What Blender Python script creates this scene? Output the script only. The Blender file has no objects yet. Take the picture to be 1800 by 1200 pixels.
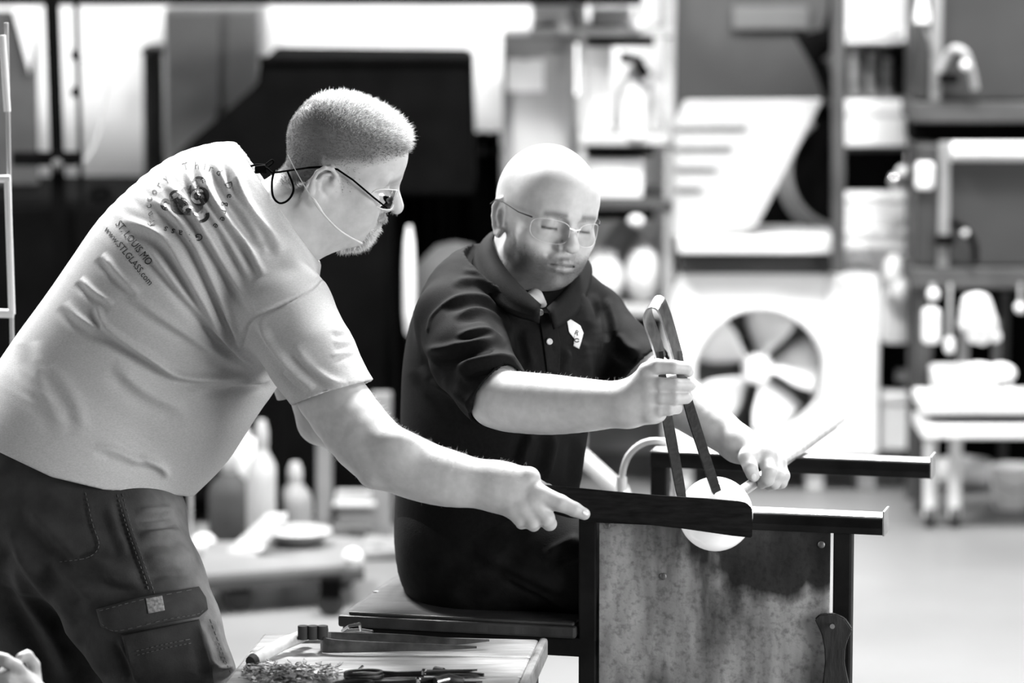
import bpy, bmesh, math, random
import numpy as np
from mathutils import Vector, Matrix
from mathutils.bvhtree import BVHTree

random.seed(7)
RNG = np.random.default_rng(7)
scene = bpy.context.scene
COL = scene.collection

# ------------------------------------------------------------------ camera
CAM_H = 1.88                       # camera height above the workshop floor (m)
PITCH = math.radians(7.68)         # looking slightly down
FPX = 6750.0                       # 135 mm on a 36 mm sensor, 1800 px frame
CP, SP = math.cos(PITCH), math.sin(PITCH)

cam_data = bpy.data.cameras.new('camera')
cam_data.sensor_width = 36.0
cam_data.lens = 135.0
cam_data.clip_start = 0.1
cam_data.clip_end = 60.0
cam_data.dof.use_dof = True
cam_data.dof.focus_distance = 6.28
cam_data.dof.aperture_fstop = 2.8
cam = bpy.data.objects.new('camera', cam_data)
cam.location = (0, 0, CAM_H)
cam.rotation_euler = (math.pi / 2 - PITCH, 0, 0)
COL.objects.link(cam)
scene.camera = cam

# ------------------------------------------------------------------ light
scene.view_settings.view_transform = 'Standard'
scene.view_settings.look = 'None'
scene.view_settings.gamma = 1.0
scene.view_settings.use_curve_mapping = False
scene.view_settings.exposure = 0.0

world = bpy.data.worlds.new('workshop_air')
scene.world = world
world.use_nodes = True
world.node_tree.nodes['Background'].inputs[0].default_value = (1, 1, 1, 1)
world.node_tree.nodes['Background'].inputs[1].default_value = 0.015


def area_lamp(name, loc, target, sx, sy, power, spread=180):
    d = bpy.data.lights.new(name, 'AREA')
    d.shape = 'RECTANGLE'
    d.size, d.size_y = sx, sy
    d.energy = power
    d.spread = math.radians(spread)
    o = bpy.data.objects.new(name, d)
    o.location = loc
    v = Vector(target) - Vector(loc)
    o.rotation_euler = v.to_track_quat('-Z', 'Y').to_euler()
    COL.objects.link(o)
    return o


# overhead shop lamps: a row behind the workers, one over the open floor, one towards the back; plus added fill lights
area_lamp('ceiling_lamp_behind', (0.7, 8.4, 4.4), (0.1, 6.4, 1.2), 1.4, 0.6, 690)
area_lamp('ceiling_lamp_behind_left', (-1.7, 8.9, 4.2), (-0.5, 6.4, 1.1), 1.0, 0.6, 640)
area_lamp('ceiling_lamp_right', (3.3, 7.5, 3.7), (0.2, 6.4, 1.1), 1.0, 1.0, 130)
area_lamp('added_right_key', (3.5, 3.7, 1.25), (0.0, 6.4, 1.0), 2.0, 2.2, 205)  # soft key added low on the right, its source unseen; no door is built
area_lamp('ceiling_lamp_floor', (1.9, 9.2, 4.2), (1.6, 9.6, 0.0), 2.4, 0.6, 90, 120)
area_lamp('ceiling_lamp_back', (2.2, 8.0, 4.4), (1.2, 11.0, 1.2), 2.4, 0.6, 75, 110)
area_lamp('added_wall_fill', (-1.2, 10.6, 3.0), (-1.2, 11.45, 1.3), 3.6, 0.25, 34)  # unseen light added to brighten the left part of the wall
area_lamp('added_front_fill', (-1.5, 1.5, 4.2), (0.0, 6.5, 1.0), 3.0, 2.0, 10)  # weak fill added from the camera side

# ------------------------------------------------------------------ mapping helpers
def C(px, py, z):
    """camera-aligned coordinates (x right, y up, z away) of a photo point at depth z"""
    return np.array(((px - 900) / FPX * z, (600 - py) / FPX * z, z))


def c2w(P):
    P = np.asarray(P, dtype=float)
    x, y, z = P[..., 0], P[..., 1], P[..., 2]
    return np.stack((x, y * SP + z * CP, CAM_H + y * CP - z * SP), -1)


def w2c(P):
    P = np.asarray(P, dtype=float)
    X, Y, Z = P[..., 0], P[..., 1], P[..., 2] - CAM_H
    return np.stack((X, Y * SP + Z * CP, Y * CP - Z * SP), -1)


def ray(px, py):
    return c2w(C(px, py, 1.0)) - np.array((0, 0, CAM_H))


def PY(px, py, Y):
    """world point seen at a photo point, on the vertical plane at distance Y"""
    d = ray(px, py)
    return Vector(d * (Y / d[1])) + Vector((0, 0, CAM_H))


def PZ(px, py, z):
    """world point seen at a photo point, on the level plane at height z"""
    d = ray(px, py)
    return Vector(d * ((z - CAM_H) / d[2])) + Vector((0, 0, CAM_H))


def PC(px, py, z):
    return Vector(c2w(C(px, py, z)))


# ------------------------------------------------------------------ materials
MATS = {}


def mat(name, v, rough=0.6, metal=0.0, var=0.0, vscale=8.0, bump=0.0, bscale=60.0, stretch=None,
        v2=None, spec=0.5, attr=None, sss=0.0, detail=5.0, coat=0.0):
    """grey material: base value v, blotchy variation towards v2, fine relief"""
    if name in MATS:
        return MATS[name]
    m = bpy.data.materials.new(name)
    m.use_nodes = True
    nt = m.node_tree
    b = nt.nodes['Principled BSDF']
    b.inputs['Base Color'].default_value = (v, v, v, 1)
    b.inputs['Roughness'].default_value = rough
    b.inputs['Metallic'].default_value = metal
    b.inputs['Specular IOR Level'].default_value = spec
    b.inputs['Coat Weight'].default_value = coat
    if sss:
        b.inputs['Subsurface Weight'].default_value = sss
        b.inputs['Subsurface Radius'].default_value = (0.01, 0.01, 0.01)
    tc = nt.nodes.new('ShaderNodeTexCoord')
    mp = nt.nodes.new('ShaderNodeMapping')
    nt.links.new(tc.outputs['Object'], mp.inputs['Vector'])
    if stretch:
        mp.inputs['Scale'].default_value = stretch
    src = None
    if attr:
        a = nt.nodes.new('ShaderNodeAttribute')
        a.attribute_name = attr
        src = a.outputs['Color']
    if var or v2 is not None:
        n = nt.nodes.new('ShaderNodeTexNoise')
        n.inputs['Scale'].default_value = vscale
        n.inputs['Detail'].default_value = detail
        nt.links.new(mp.outputs['Vector'], n.inputs['Vector'])
        r = nt.nodes.new('ShaderNodeValToRGB')
        lo, hi = (v * (1 - var), v * (1 + var)) if v2 is None else (v, v2)
        if src is not None:
            lo, hi = 1 - var, 1 + var
        r.color_ramp.elements[0].position = 0.32
        r.color_ramp.elements[1].position = 0.68
        r.color_ramp.elements[0].color = (lo, lo, lo, 1)
        r.color_ramp.elements[1].color = (hi, hi, hi, 1)
        nt.links.new(n.outputs['Fac'], r.inputs['Fac'])
        if src is not None:
            mx = nt.nodes.new('ShaderNodeMix')
            mx.data_type = 'RGBA'
            mx.blend_type = 'MULTIPLY'
            mx.inputs[0].default_value = 1.0
            nt.links.new(src, mx.inputs[6])
            nt.links.new(r.outputs['Color'], mx.inputs[7])
            src = mx.outputs[2]
        else:
            src = r.outputs['Color']
    if src is not None:
        nt.links.new(src, b.inputs['Base Color'])
    if bump:
        n2 = nt.nodes.new('ShaderNodeTexNoise')
        n2.inputs['Scale'].default_value = bscale
        n2.inputs['Detail'].default_value = 4
        nt.links.new(mp.outputs['Vector'], n2.inputs['Vector'])
        bp = nt.nodes.new('ShaderNodeBump')
        bp.inputs['Strength'].default_value = bump
        bp.inputs['Distance'].default_value = 0.004
        nt.links.new(n2.outputs['Fac'], bp.inputs['Height'])
        nt.links.new(bp.outputs['Normal'], b.inputs['Normal'])
    MATS[name] = m
    return m


def clear_mat(name, tint=0.95, gloss=0.12, rough=0.03):
    """thin clear sheet: see-through with a Fresnel sheen"""
    if name in MATS:
        return MATS[name]
    m = bpy.data.materials.new(name)
    m.use_nodes = True
    nt = m.node_tree
    nt.nodes.remove(nt.nodes['Principled BSDF'])
    out = nt.nodes['Material Output']
    tr = nt.nodes.new('ShaderNodeBsdfTransparent')
    tr.inputs[0].default_value = (tint, tint, tint, 1)
    gl = nt.nodes.new('ShaderNodeBsdfGlossy')
    gl.inputs['Roughness'].default_value = rough
    fr = nt.nodes.new('ShaderNodeFresnel')
    fr.inputs[0].default_value = 1.5
    ad = nt.nodes.new('ShaderNodeMath')
    ad.operation = 'ADD'
    ad.inputs[1].default_value = gloss
    mx = nt.nodes.new('ShaderNodeMixShader')
    nt.links.new(fr.outputs[0], ad.inputs[0])
    nt.links.new(ad.outputs[0], mx.inputs[0])
    nt.links.new(tr.outputs[0], mx.inputs[1])
    nt.links.new(gl.outputs[0], mx.inputs[2])
    nt.links.new(mx.outputs[0], out.inputs['Surface'])
    MATS[name] = m
    return m


M_STEEL = mat('dark_painted_steel', 0.011, 0.55, 0.2, spec=0.12, var=0.4, vscale=14, bump=0.15, bscale=90)
M_TOPSTEEL = mat('bright_rail_steel', 0.42, 0.38, 0.75, var=0.25, vscale=25, bump=0.08, bscale=120)  # pale tone paints the backlight on the rail tops
M_BLACK = mat('matt_black', 0.0022, 0.85, 0.0, spec=0.02, var=0.3, vscale=10)
M_DARK = mat('dark_grey_paint', 0.05, 0.6, 0.0, spec=0.1, var=0.25, vscale=6)
M_MID = mat('mid_grey_paint', 0.16, 0.6, var=0.2, vscale=5)
M_GREY = mat('grey_paint', 0.30, 0.6, var=0.15, vscale=5)
M_PALE = mat('pale_grey_paint', 0.55, 0.55, var=0.1, vscale=5)
M_WHITE = mat('white_paint', 0.56, 0.5, var=0.06, vscale=5)
M_CARD = mat('white_card', 0.56, 0.7, var=0.05, vscale=9)
M_RUBBER = mat('black_rubber', 0.02, 0.8, var=0.2, vscale=30)
M_CHROME = mat('bright_metal', 0.7, 0.18, 1.0, var=0.1, vscale=40)
M_IRON = mat('dark_iron', 0.016, 0.45, 0.3, spec=0.3, var=0.4, vscale=50, bump=0.1, bscale=150)
M_TONG = mat('polished_tool_steel', 0.34, 0.28, 0.95, var=0.35, vscale=45, bump=0.06, bscale=150)

M_TOOL = mat('dull_tool_steel', 0.09, 0.38, 0.6, var=0.4, vscale=40, bump=0.06, bscale=150)

# ------------------------------------------------------------------ object helpers
def tag(o, label=None, cat=None, group=None, kind=None):
    if label: o['label'] = label
    if cat: o['category'] = cat
    if group: o['group'] = group
    if kind: o['kind'] = kind
    return o


def empty(name, loc, label, cat, group=None):
    o = bpy.data.objects.new(name, None)
    o.location = loc
    o.empty_display_size = 0.05
    COL.objects.link(o)
    return tag(o, label, cat, group)


def origin_of(o):
    p = Vector((0, 0, 0))
    while o is not None:
        p = p + o.location
        o = o.parent
    return p


def link_mesh(name, verts, faces, m, parent=None, smooth=False, base=None):
    """verts in world coordinates; the object's origin is its parent's, or `base`"""
    org = origin_of(parent) if parent is not None else (Vector(base) if base is not None else None)
    v = np.asarray(verts, dtype=float)
    if org is None:
        org = Vector(((v[:, 0].min() + v[:, 0].max()) / 2, (v[:, 1].min() + v[:, 1].max()) / 2, v[:, 2].min()))
    me = bpy.data.meshes.new(name)
    me.from_pydata((v - np.array(org)).tolist(), [], faces if isinstance(faces, list) else faces.tolist())
    me.materials.append(m)
    if smooth:
        me.polygons.foreach_set('use_smooth', [True] * len(me.polygons))
    me.update()
    o = bpy.data.objects.new(name, me)
    COL.objects.link(o)
    if parent is not None:
        o.parent = parent
    else:
        o.location = org
    return o


class MB:
    """collects shapes in world coordinates and links them as one mesh object"""
    def __init__(s):
        s.v, s.f, s.sm = [], [], []

    def add(s, verts, faces, smooth=False):
        n = len(s.v)
        s.v += [tuple(v) for v in verts]
        s.f += [tuple(i + n for i in f) for f in faces]
        s.sm += [smooth] * len(faces)
        return s

    def bm(s, b, smooth=False):
        b.verts.index_update()
        s.add([v.co[:] for v in b.verts], [[v.index for v in f.verts] for f in b.faces], smooth)
        b.free()
        return s

    def box(s, c, size, R=None, bev=0.0, seg=2):
        b = bmesh.new()
        bmesh.ops.create_cube(b, size=1.0)
        for v in b.verts:
            v.co = Vector((v.co.x * size[0], v.co.y * size[1], v.co.z * size[2]))
        if bev:
            bmesh.ops.bevel(b, geom=b.edges[:], offset=min(bev, min(size) * 0.45), segments=seg, affect='EDGES', profile=0.5)
        M = (R.to_4x4() if R is not None else Matrix())
        M.translation = Vector(c)
        b.transform(M)
        return s.bm(b)

    def prism(s, pts, off, bev=0.0):
        """planar outline (world points) extruded by the vector off"""
        b = bmesh.new()
        vs = [b.verts.new(p) for p in pts]
        f = b.faces.new(vs)
        r = bmesh.ops.extrude_face_region(b, geom=[f])
        for v in [g for g in r['geom'] if isinstance(g, bmesh.types.BMVert)]:
            v.co += Vector(off)
        bmesh.ops.recalc_face_normals(b, faces=b.faces[:])
        if bev:
            bmesh.ops.bevel(b, geom=b.edges[:], offset=bev, segments=2, affect='EDGES')
        return s.bm(b)

    def tube(s, pts, r, n=10, closed=False, caps=True, flat=None):
        """tube along points; r a number or list; flat=(ratio, up) squashes the section"""
        P = [Vector(p) for p in pts]
        m = len(P)
        rr = r if hasattr(r, '__len__') else [r] * m
        rings = []
        up = Vector((0.13, 0.21, 0.97)).normalized()
        if flat:
            up = Vector(flat[1]).normalized()
        prev = None
        for i in range(m):
            a = P[(i - 1) % m] if (closed or i > 0) else P[i]
            c = P[(i + 1) % m] if (closed or i < m - 1) else P[i]
            t = (c - a).normalized()
            if flat:
                u = (up - t * up.dot(t)).normalized()
            elif prev is None:
                u = (up - t * up.dot(t)).normalized()
            else:
                u = (prev - t * prev.dot(t)).normalized()
            prev = u
            w = t.cross(u)
            k = flat[0] if flat else 1.0
            rings.append([P[i] + (u * math.cos(2 * math.pi * j / n) + w * math.sin(2 * math.pi * j / n) * k) * rr[i] for j in range(n)])
        v = [q for g in rings for q in g]
        f = []
        for i in range(m if closed else m - 1):
            k = (i + 1) % m
            for j in range(n):
                f.append((i * n + j, i * n + (j + 1) % n, k * n + (j + 1) % n, k * n + j))
        if caps and not closed:
            f.append(tuple(reversed(range(n))))
            f.append(tuple((m - 1) * n + j for j in range(n)))
        return s.add(v, f, True)

    def lathe(s, base, prof, n=24, axis=(0, 0, 1)):
        """profile of (radius, height) turned about an axis through base"""
        a = Vector(axis).normalized()
        u = a.orthogonal().normalized()
        w = a.cross(u)
        v, f = [], []
        for r, h in prof:
            for j in range(n):
                t = 2 * math.pi * j / n
                v.append(Vector(base) + a * h + (u * math.cos(t) + w * math.sin(t)) * max(r, 1e-5))
        for i in range(len(prof) - 1):
            for j in range(n):
                f.append((i * n + j, i * n + (j + 1) % n, (i + 1) * n + (j + 1) % n, (i + 1) * n + j))
        f.append(tuple(reversed(range(n))))
        f.append(tuple((len(prof) - 1) * n + j for j in range(n)))
        return s.add(v, f, True)

    def ball(s, c, r, n=14, sc=(1, 1, 1), R=None):
        b = bmesh.new()
        bmesh.ops.create_uvsphere(b, u_segments=n, v_segments=max(6, n // 2), radius=r)
        M = (R.to_4x4() if R is not None else Matrix()) @ Matrix.Diagonal((*sc, 1))
        M.translation = Vector(c)
        b.transform(M)
        return s.bm(b, True)

    def build(s, name, m, parent=None, base=None):
        o = link_mesh(name, s.v, s.f, m, parent, base=base)
        o.data.polygons.foreach_set('use_smooth', s.sm)
        if any(s.sm):
            # sharp edges stay crisp
            b = bmesh.new(); b.from_mesh(o.data)
            for e in b.edges:
                if len(e.link_faces) == 2 and e.calc_face_angle(0) > 0.7:
                    e.smooth = False
            b.to_mesh(o.data); b.free()
        return o


def smooth_path(pts, per=6, closed=False):
    P = [np.asarray(p, float) for p in pts]
    n = len(P)
    out = []
    for i in range(n if closed else n - 1):
        p0 = P[i - 1] if (closed or i > 0) else 2 * P[0] - P[1]
        p1, p2 = P[i], P[(i + 1) % n]
        p3 = P[(i + 2) % n] if (closed or i < n - 2) else 2 * P[-1] - P[-2]
        for k in range(per):
            t = k / per
            out.append(0.5 * ((2 * p1) + (p2 - p0) * t + (2 * p0 - 5 * p1 + 4 * p2 - p3) * t * t + (3 * p1 - p0 - 3 * p2 + p3) * t ** 3))
    if not closed:
        out.append(P[-1])
    return out
# ------------------------------------------------------------------ soft-body modelling: distance fields -> one continuous mesh
def _n(v):
    v = np.asarray(v, float)
    return v / np.linalg.norm(v)


class Cone:
    lip = 1.15
    def __init__(s, a, b, ra, rb):
        s.a, s.b = np.asarray(a, np.float32), np.asarray(b, np.float32)
        s.ra, s.rb = ra, rb
        s.lip = 1.15 + abs(ra - rb) / max(1e-4, float(np.linalg.norm(s.b - s.a)))
        s.c = (s.a + s.b) / 2
        s.R = float(np.linalg.norm(s.b - s.a)) / 2 + max(ra, rb)

    def ev(s, P):
        ba = s.b - s.a
        q = P - s.a
        t = np.clip(q @ ba / max(float(ba @ ba), 1e-12), 0, 1)
        d = q - t[:, None] * ba
        return np.sqrt(np.einsum('ij,ij->i', d, d)) - (s.ra + (s.rb - s.ra) * t)


class Ell:
    lip = 2.2
    def __init__(s, c, r, R=None):
        s.c = np.asarray(c, np.float32)
        s.r = np.asarray(r, np.float32)
        s.M = None if R is None else np.asarray(R, np.float32)   # columns = axes
        s.R = float(max(r))

    def ev(s, P):
        q = P - s.c
        if s.M is not None:
            q = q @ s.M
        a = q / s.r
        k0 = np.sqrt(np.einsum('ij,ij->i', a, a))
        a = a / s.r
        k1 = np.sqrt(np.einsum('ij,ij->i', a, a))
        return k0 * (k0 - 1) / np.maximum(k1, 1e-6)


class ECone:
    lip = 2.2
    """limb piece with an elliptical section: half-width w along `side`, half-depth h"""
    def __init__(s, a, b, wa, wb, ha, hb, side):
        s.a, s.b = np.asarray(a, np.float32), np.asarray(b, np.float32)
        ba = s.b - s.a
        s.L = float(np.linalg.norm(ba))
        s.t = ba / s.L
        sd = np.asarray(side, np.float32)
        sd = sd - s.t * float(sd @ s.t)
        s.s = sd / np.linalg.norm(sd)
        s.n = np.cross(s.t, s.s)
        s.p = (wa, wb, ha, hb)
        s.c = (s.a + s.b) / 2
        s.R = s.L / 2 + max(s.p)

    def ev(s, P):
        q = P - s.a
        l = q @ s.t
        t = np.clip(l / s.L, 0, 1)
        wa, wb, ha, hb = s.p
        w = wa + (wb - wa) * t
        h = ha + (hb - ha) * t
        e = (l - t * s.L) / (0.5 * np.minimum(w, h))
        x, y = (q @ s.s) / w, (q @ s.n) / h
        k0 = np.sqrt(x * x + y * y + e * e)
        x, y, e = x / w, y / h, e / (0.5 * np.minimum(w, h))
        k1 = np.sqrt(x * x + y * y + e * e)
        return k0 * (k0 - 1) / np.maximum(k1, 1e-6)


class Half:
    """half-space, negative behind the plane (normal n points to the removed side), limited to a ball"""
    def __init__(s, p, n, R=None):
        s.c = np.asarray(p, np.float32)
        s.nv = _n(n).astype(np.float32)
        s.R = 1e3 if R is None else R
        s.lim = R

    def ev(s, P):
        q = P - s.c
        d = -(q @ s.nv)                      # negative on the removed side
        if s.lim is not None:
            d = np.maximum(d, np.sqrt((q * q).sum(1)) - s.lim)
        return d


class Grp:
    def __init__(s, prims, k=0.0):
        s.p = prims
        s.k = k


def smin(a, b, k):
    if k <= 0:
        return np.minimum(a, b)
    h = np.maximum(k - np.abs(a - b), 0) / k
    return np.minimum(a, b) - h * h * k * 0.25


def smax(a, b, k):
    return -smin(-a, -b, k)


class Field:
    """ordered list of soft unions and subtractions; mesh() evaluates it only in blocks the surface crosses"""
    def __init__(s):
        s.ops = []

    def _add(s, t, prim, k):
        if isinstance(prim, Grp):
            s.ops.append((t, prim.p, prim.k, k))
        else:
            s.ops.append((t, [prim], 0.0, k))
        return s

    def u(s, prim, k=0.0):
        return s._add('u', prim, k)

    def sub(s, prim, k=0.0):
        return s._add('s', prim, k)

    def fn(s, f):
        s.ops.append(('f', f, 0, 0)); return s

    def ev(s, P, sel=None):
        d = np.full(len(P), 0.15, np.float32)
        for i, (o, pr, ki, k) in enumerate(s.ops):
            if o == 'f':
                d = pr(P, d); continue
            e = None
            for j, p in enumerate(pr):
                if sel is not None and not sel[i][j]:
                    continue
                g = p.ev(P)
                e = g if e is None else smin(e, g, ki)
            if e is None:
                continue
            d = smin(d, e, k) if o == 'u' else smax(d, -e, k)
        return d.astype(np.float32)

    def mesh(s, h, B=12, lo=None, hi=None):
        """surface nets over sparse blocks"""
        U = [p for o, pr, ki, k in s.ops if o == 'u' for p in pr]
        cs = np.array([p.c for p in U])
        Rs = np.array([p.R for p in U])
        l = (cs - Rs[:, None]).min(0) - 0.02 if lo is None else np.asarray(lo)
        u = (cs + Rs[:, None]).max(0) + 0.02 if hi is None else np.asarray(hi)
        nb = np.ceil((u - l) / (h * B)).astype(int)
        I = np.stack(np.meshgrid(*[np.arange(k) for k in nb], indexing='ij'), -1).reshape(-1, 3)
        rad = h * B * 0.5 * math.sqrt(3)
        g = np.arange(B + 1)
        off = np.stack(np.meshgrid(g, g, g, indexing='ij'), -1).reshape(-1, 3)
        N = nb * B + 2
        key = lambda q: (q[:, 0].astype(np.int64) * N[1] + q[:, 1]) * N[2] + q[:, 2]
        V, K, Q = [], [], []
        ctr = (l + (I + 0.5) * h * B).astype(np.float32)
        near = np.zeros(len(I), bool)
        for p in U:
            near |= np.linalg.norm(ctr - p.c, axis=1) - p.R - rad < 0.005
        I, ctr = I[near], ctr[near]
        dc = s.ev(ctr)
        act = np.abs(dc) < rad * 1.9 + 0.008
        I, ctr, dc = I[act], ctr[act], dc[act]
        mats = []
        for o, pr, ki, k in s.ops:
            if o == 'f':
                mats.append(None); continue
            D = np.stack([p.ev(ctr) for p in pr], 1)
            mats.append(D < np.array([p.lip for p in pr])[None] * (rad + 2 * max(k, ki)) + 0.006)
        for bi, i0 in enumerate(I):
            sel = [None if m is None else m[bi] for m in mats]
            G = i0 * B + off
            D = s.ev((l + G * h).astype(np.float32), sel).reshape(B + 1, B + 1, B + 1)
            sg = D < 0
            if sg.all() or not sg.any():
                continue
            # cell vertices
            cnt = np.zeros((B, B, B), np.int8)
            for a in (0, 1):
                for b in (0, 1):
                    for c in (0, 1):
                        cnt += sg[a:a + B, b:b + B, c:c + B]
            ci = np.argwhere((cnt > 0) & (cnt < 8))
            acc = np.zeros((len(ci), 3)); num = np.zeros(len(ci))
            x, y, z = ci.T
            for ax in range(3):
                o1, o2 = [k for k in range(3) if k != ax]
                for a in (0, 1):
                    for b in (0, 1):
                        o = [0, 0, 0]; o[o1] = a; o[o2] = b
                        e = list(o); e[ax] = 1
                        d0 = D[x + o[0], y + o[1], z + o[2]]
                        d1 = D[x + e[0], y + e[1], z + e[2]]
                        cr = (d0 < 0) != (d1 < 0)
                        t = np.where(cr, d0 / np.where(d0 == d1, 1, d0 - d1), 0)
                        p = np.array(o, float)[None] + t[:, None] * (np.arange(3) == ax)
                        acc += p * cr[:, None]; num += cr
            V.append(l + (i0 * B + ci + acc / num[:, None]) * h)
            K.append(key(i0 * B + ci))
            # quads on crossing edges
            for ax in range(3):
                o1, o2 = (ax + 1) % 3, (ax + 2) % 3
                A = sg[:B, :B, :B]
                sl = [slice(0, B)] * 3; sl[ax] = slice(1, B + 1)
                Bn = sg[tuple(sl)]
                ei = np.argwhere(A != Bn)
                if not len(ei):
                    continue
                fl = A[tuple(ei.T)]
                ge = i0 * B + ei
                u1 = np.zeros(3, int); u1[o1] = 1
                u2 = np.zeros(3, int); u2[o2] = 1
                q = np.stack([key(ge - u1 - u2), key(ge - u2), key(ge), key(ge - u1)], 1)
                q[~fl] = q[~fl][:, ::-1]
                Q.append(q)
        V = np.concatenate(V); K = np.concatenate(K); Q = np.concatenate(Q)
        so = np.argsort(K); K = K[so]; V = V[so]
        ix = np.searchsorted(K, Q.ravel()).clip(0, len(K) - 1)
        ok = (K[ix] == Q.ravel()).reshape(-1, 4).all(1)
        F = ix.reshape(-1, 4)[ok]
        s.gaps = int((~ok).sum())
        return V, F


def vnormals(V, F):
    n = np.cross(V[F[:, 2]] - V[F[:, 0]], V[F[:, 3]] - V[F[:, 1]])
    o = np.zeros_like(V)
    for k in range(4):
        np.add.at(o, F[:, k], n)
    return o / np.maximum(np.linalg.norm(o, axis=1), 1e-12)[:, None]


def relax(V, F, it=1, lam=0.5):
    for _ in range(it):
        a = np.zeros_like(V); c = np.zeros(len(V))
        for i in range(4):
            for j in ((i + 1) % 4, (i - 1) % 4):
                np.add.at(a, F[:, i], V[F[:, j]]); np.add.at(c, F[:, i], 1)
        V = V + lam * (a / np.maximum(c, 1)[:, None] - V)
    return V


def to_px(V):
    return np.stack((900 + FPX * V[:, 0] / V[:, 2], 600 - FPX * V[:, 1] / V[:, 2]), 1)


def polydist(p, poly):
    """distance (px) from points to a polyline, and position 0..1 along it"""
    best = np.full(len(p), 1e9); tt = np.zeros(len(p)); side = np.zeros(len(p))
    L = [0]
    for a, b in zip(poly[:-1], poly[1:]):
        L.append(L[-1] + math.dist(a, b))
    for i, (a, b) in enumerate(zip(poly[:-1], poly[1:])):
        a = np.array(a, float); b = np.array(b, float)
        ba = b - a
        t = np.clip((p - a) @ ba / (ba @ ba), 0, 1)
        q = p - a - t[:, None] * ba
        d = np.sqrt((q * q).sum(1))
        m = d < best
        best[m] = d[m]
        tt[m] = (L[i] + t[m] * math.sqrt(ba @ ba)) / L[-1]
        side[m] = np.sign(ba[0] * q[m, 1] - ba[1] * q[m, 0])
    return best, tt, side


def folds(V, F, lines, only_front=True):
    """cloth folds: ridges with a hollow on their lower side, laid along lines (photo points) on the near surface"""
    N = vnormals(V, F)
    p = to_px(V)
    vis = np.clip(-N[:, 2] * 1.6 + 0.15, 0, 1) if only_front else 1.0
    disp = np.zeros(len(V))
    for ln, hgt, wid in lines:
        ln = [tuple(q) for q in smooth_path(ln, 5)]
        A = np.array(ln)
        bb = np.where(((p > A.min(0) - wid * 5) & (p < A.max(0) + wid * 5)).all(1))[0]
        if not len(bb):
            continue
        d, t, sd = polydist(p[bb], ln)
        env = np.clip(np.minimum(t, 1 - t) * 5, 0, 1) ** 0.8
        s = d * sd
        disp[bb] += np.where(d < wid * 5, env * hgt * (np.exp(-(d / wid) ** 2) - 0.75 * np.exp(-((s - 1.9 * wid) / (1.3 * wid)) ** 2)), 0)
    return V + N * (disp * vis)[:, None]


def skin_mesh(name, V, F, m, parent, alb=None):
    """V in camera-aligned coordinates"""
    o = link_mesh(name, c2w(V), F, m, parent, smooth=True)
    if alb is not None and len(V) > 150000:
        # close the odd missing facet so the body is one continuous skin
        E = np.sort(np.concatenate([F[:, [i, (i + 1) % 4]] for i in range(4)]), axis=1).astype(np.int64)
        k = E[:, 0] * len(V) + E[:, 1]
        uq, c = np.unique(k, return_counts=True)
        if (c == 1).any():
            bme = bmesh.new(); bme.from_mesh(o.data)
            bmesh.ops.holes_fill(bme, edges=[e for e in bme.edges if e.is_boundary], sides=12)
            for fa in bme.faces: fa.smooth = True
            bme.to_mesh(o.data); bme.free()
    if alb is not None:
        at = o.data.attributes.new('alb', 'FLOAT_COLOR', 'POINT')
        c = np.ones((len(V), 4), np.float32)
        c[:, :3] = alb[:, None]
        at.data.foreach_set('color', c.ravel())
    return o


def strands(pos, dirs, length, width, alb=None):
    """tapered three-sided hairs; returns verts, faces, per-vertex value"""
    n = len(pos)
    d = dirs / np.linalg.norm(dirs, axis=1)[:, None]
    r = RNG.normal(size=(n, 3))
    u = np.cross(d, r); u /= np.linalg.norm(u, axis=1)[:, None]
    w = np.cross(d, u)
    V = np.zeros((n, 7, 3))
    length = np.broadcast_to(length, n); width = np.broadcast_to(width, n)
    bend = RNG.normal(size=(n, 3)) * 0.18
    for k in range(3):
        a = 2 * math.pi * k / 3
        rad = (u * math.cos(a) + w * math.sin(a)) * width[:, None]
        V[:, k] = pos + rad
        V[:, 3 + k] = pos + d * (length * 0.55)[:, None] + rad * 0.7
    V[:, 6] = pos + (d + bend) * length[:, None]
    F = []
    base = np.arange(n)[:, None] * 7
    q = np.array([[0, 1, 4, 3], [1, 2, 5, 4], [2, 0, 3, 5]])
    t = np.array([[3, 4, 6], [4, 5, 6], [5, 3, 6]])
    FQ = (base[:, None] + q[None]).reshape(-1, 4).tolist()
    FT = (base[:, None] + t[None]).reshape(-1, 3).tolist()
    val = None if alb is None else np.repeat(alb, 7)
    return V.reshape(-1, 3), FQ + FT, val


def sample_surface(V, F, weight, n):
    """random points on a quad mesh, density following the per-vertex weight"""
    c = V[F].mean(1)
    a = np.linalg.norm(np.cross(V[F[:, 2]] - V[F[:, 0]], V[F[:, 3]] - V[F[:, 1]]), axis=1)
    w = a * weight[F].mean(1)
    w = w / w.sum()
    i = RNG.choice(len(F), n, p=w)
    r = RNG.random((n, 2))
    q = V[F[i]]
    P = q[:, 0] * ((1 - r[:, :1]) * (1 - r[:, 1:])) + q[:, 1] * (r[:, :1] * (1 - r[:, 1:])) + q[:, 2] * (r[:, :1] * r[:, 1:]) + q[:, 3] * ((1 - r[:, :1]) * r[:, 1:])
    return P, i
# ------------------------------------------------------------------ heads
class Frame:
    """head-local axes in camera-aligned space: x to the person's right, y forward, z up; origin between the ear canals"""
    def __init__(s, o, fwd, right_hint, scale):
        s.o = np.asarray(o, float)
        f = _n(fwd)
        r = np.asarray(right_hint, float); r = _n(r - f * (r @ f))
        u = np.cross(r, f)
        if u[1] < 0:
            u = -u
        s.M = np.stack((r, f, u), 1)
        s.s = scale

    def p(s, x, y, z):
        return s.o + s.M @ (np.array((x, y, z)) * s.s)

    def inv(s, V):
        return ((V - s.o) @ s.M) / s.s


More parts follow.
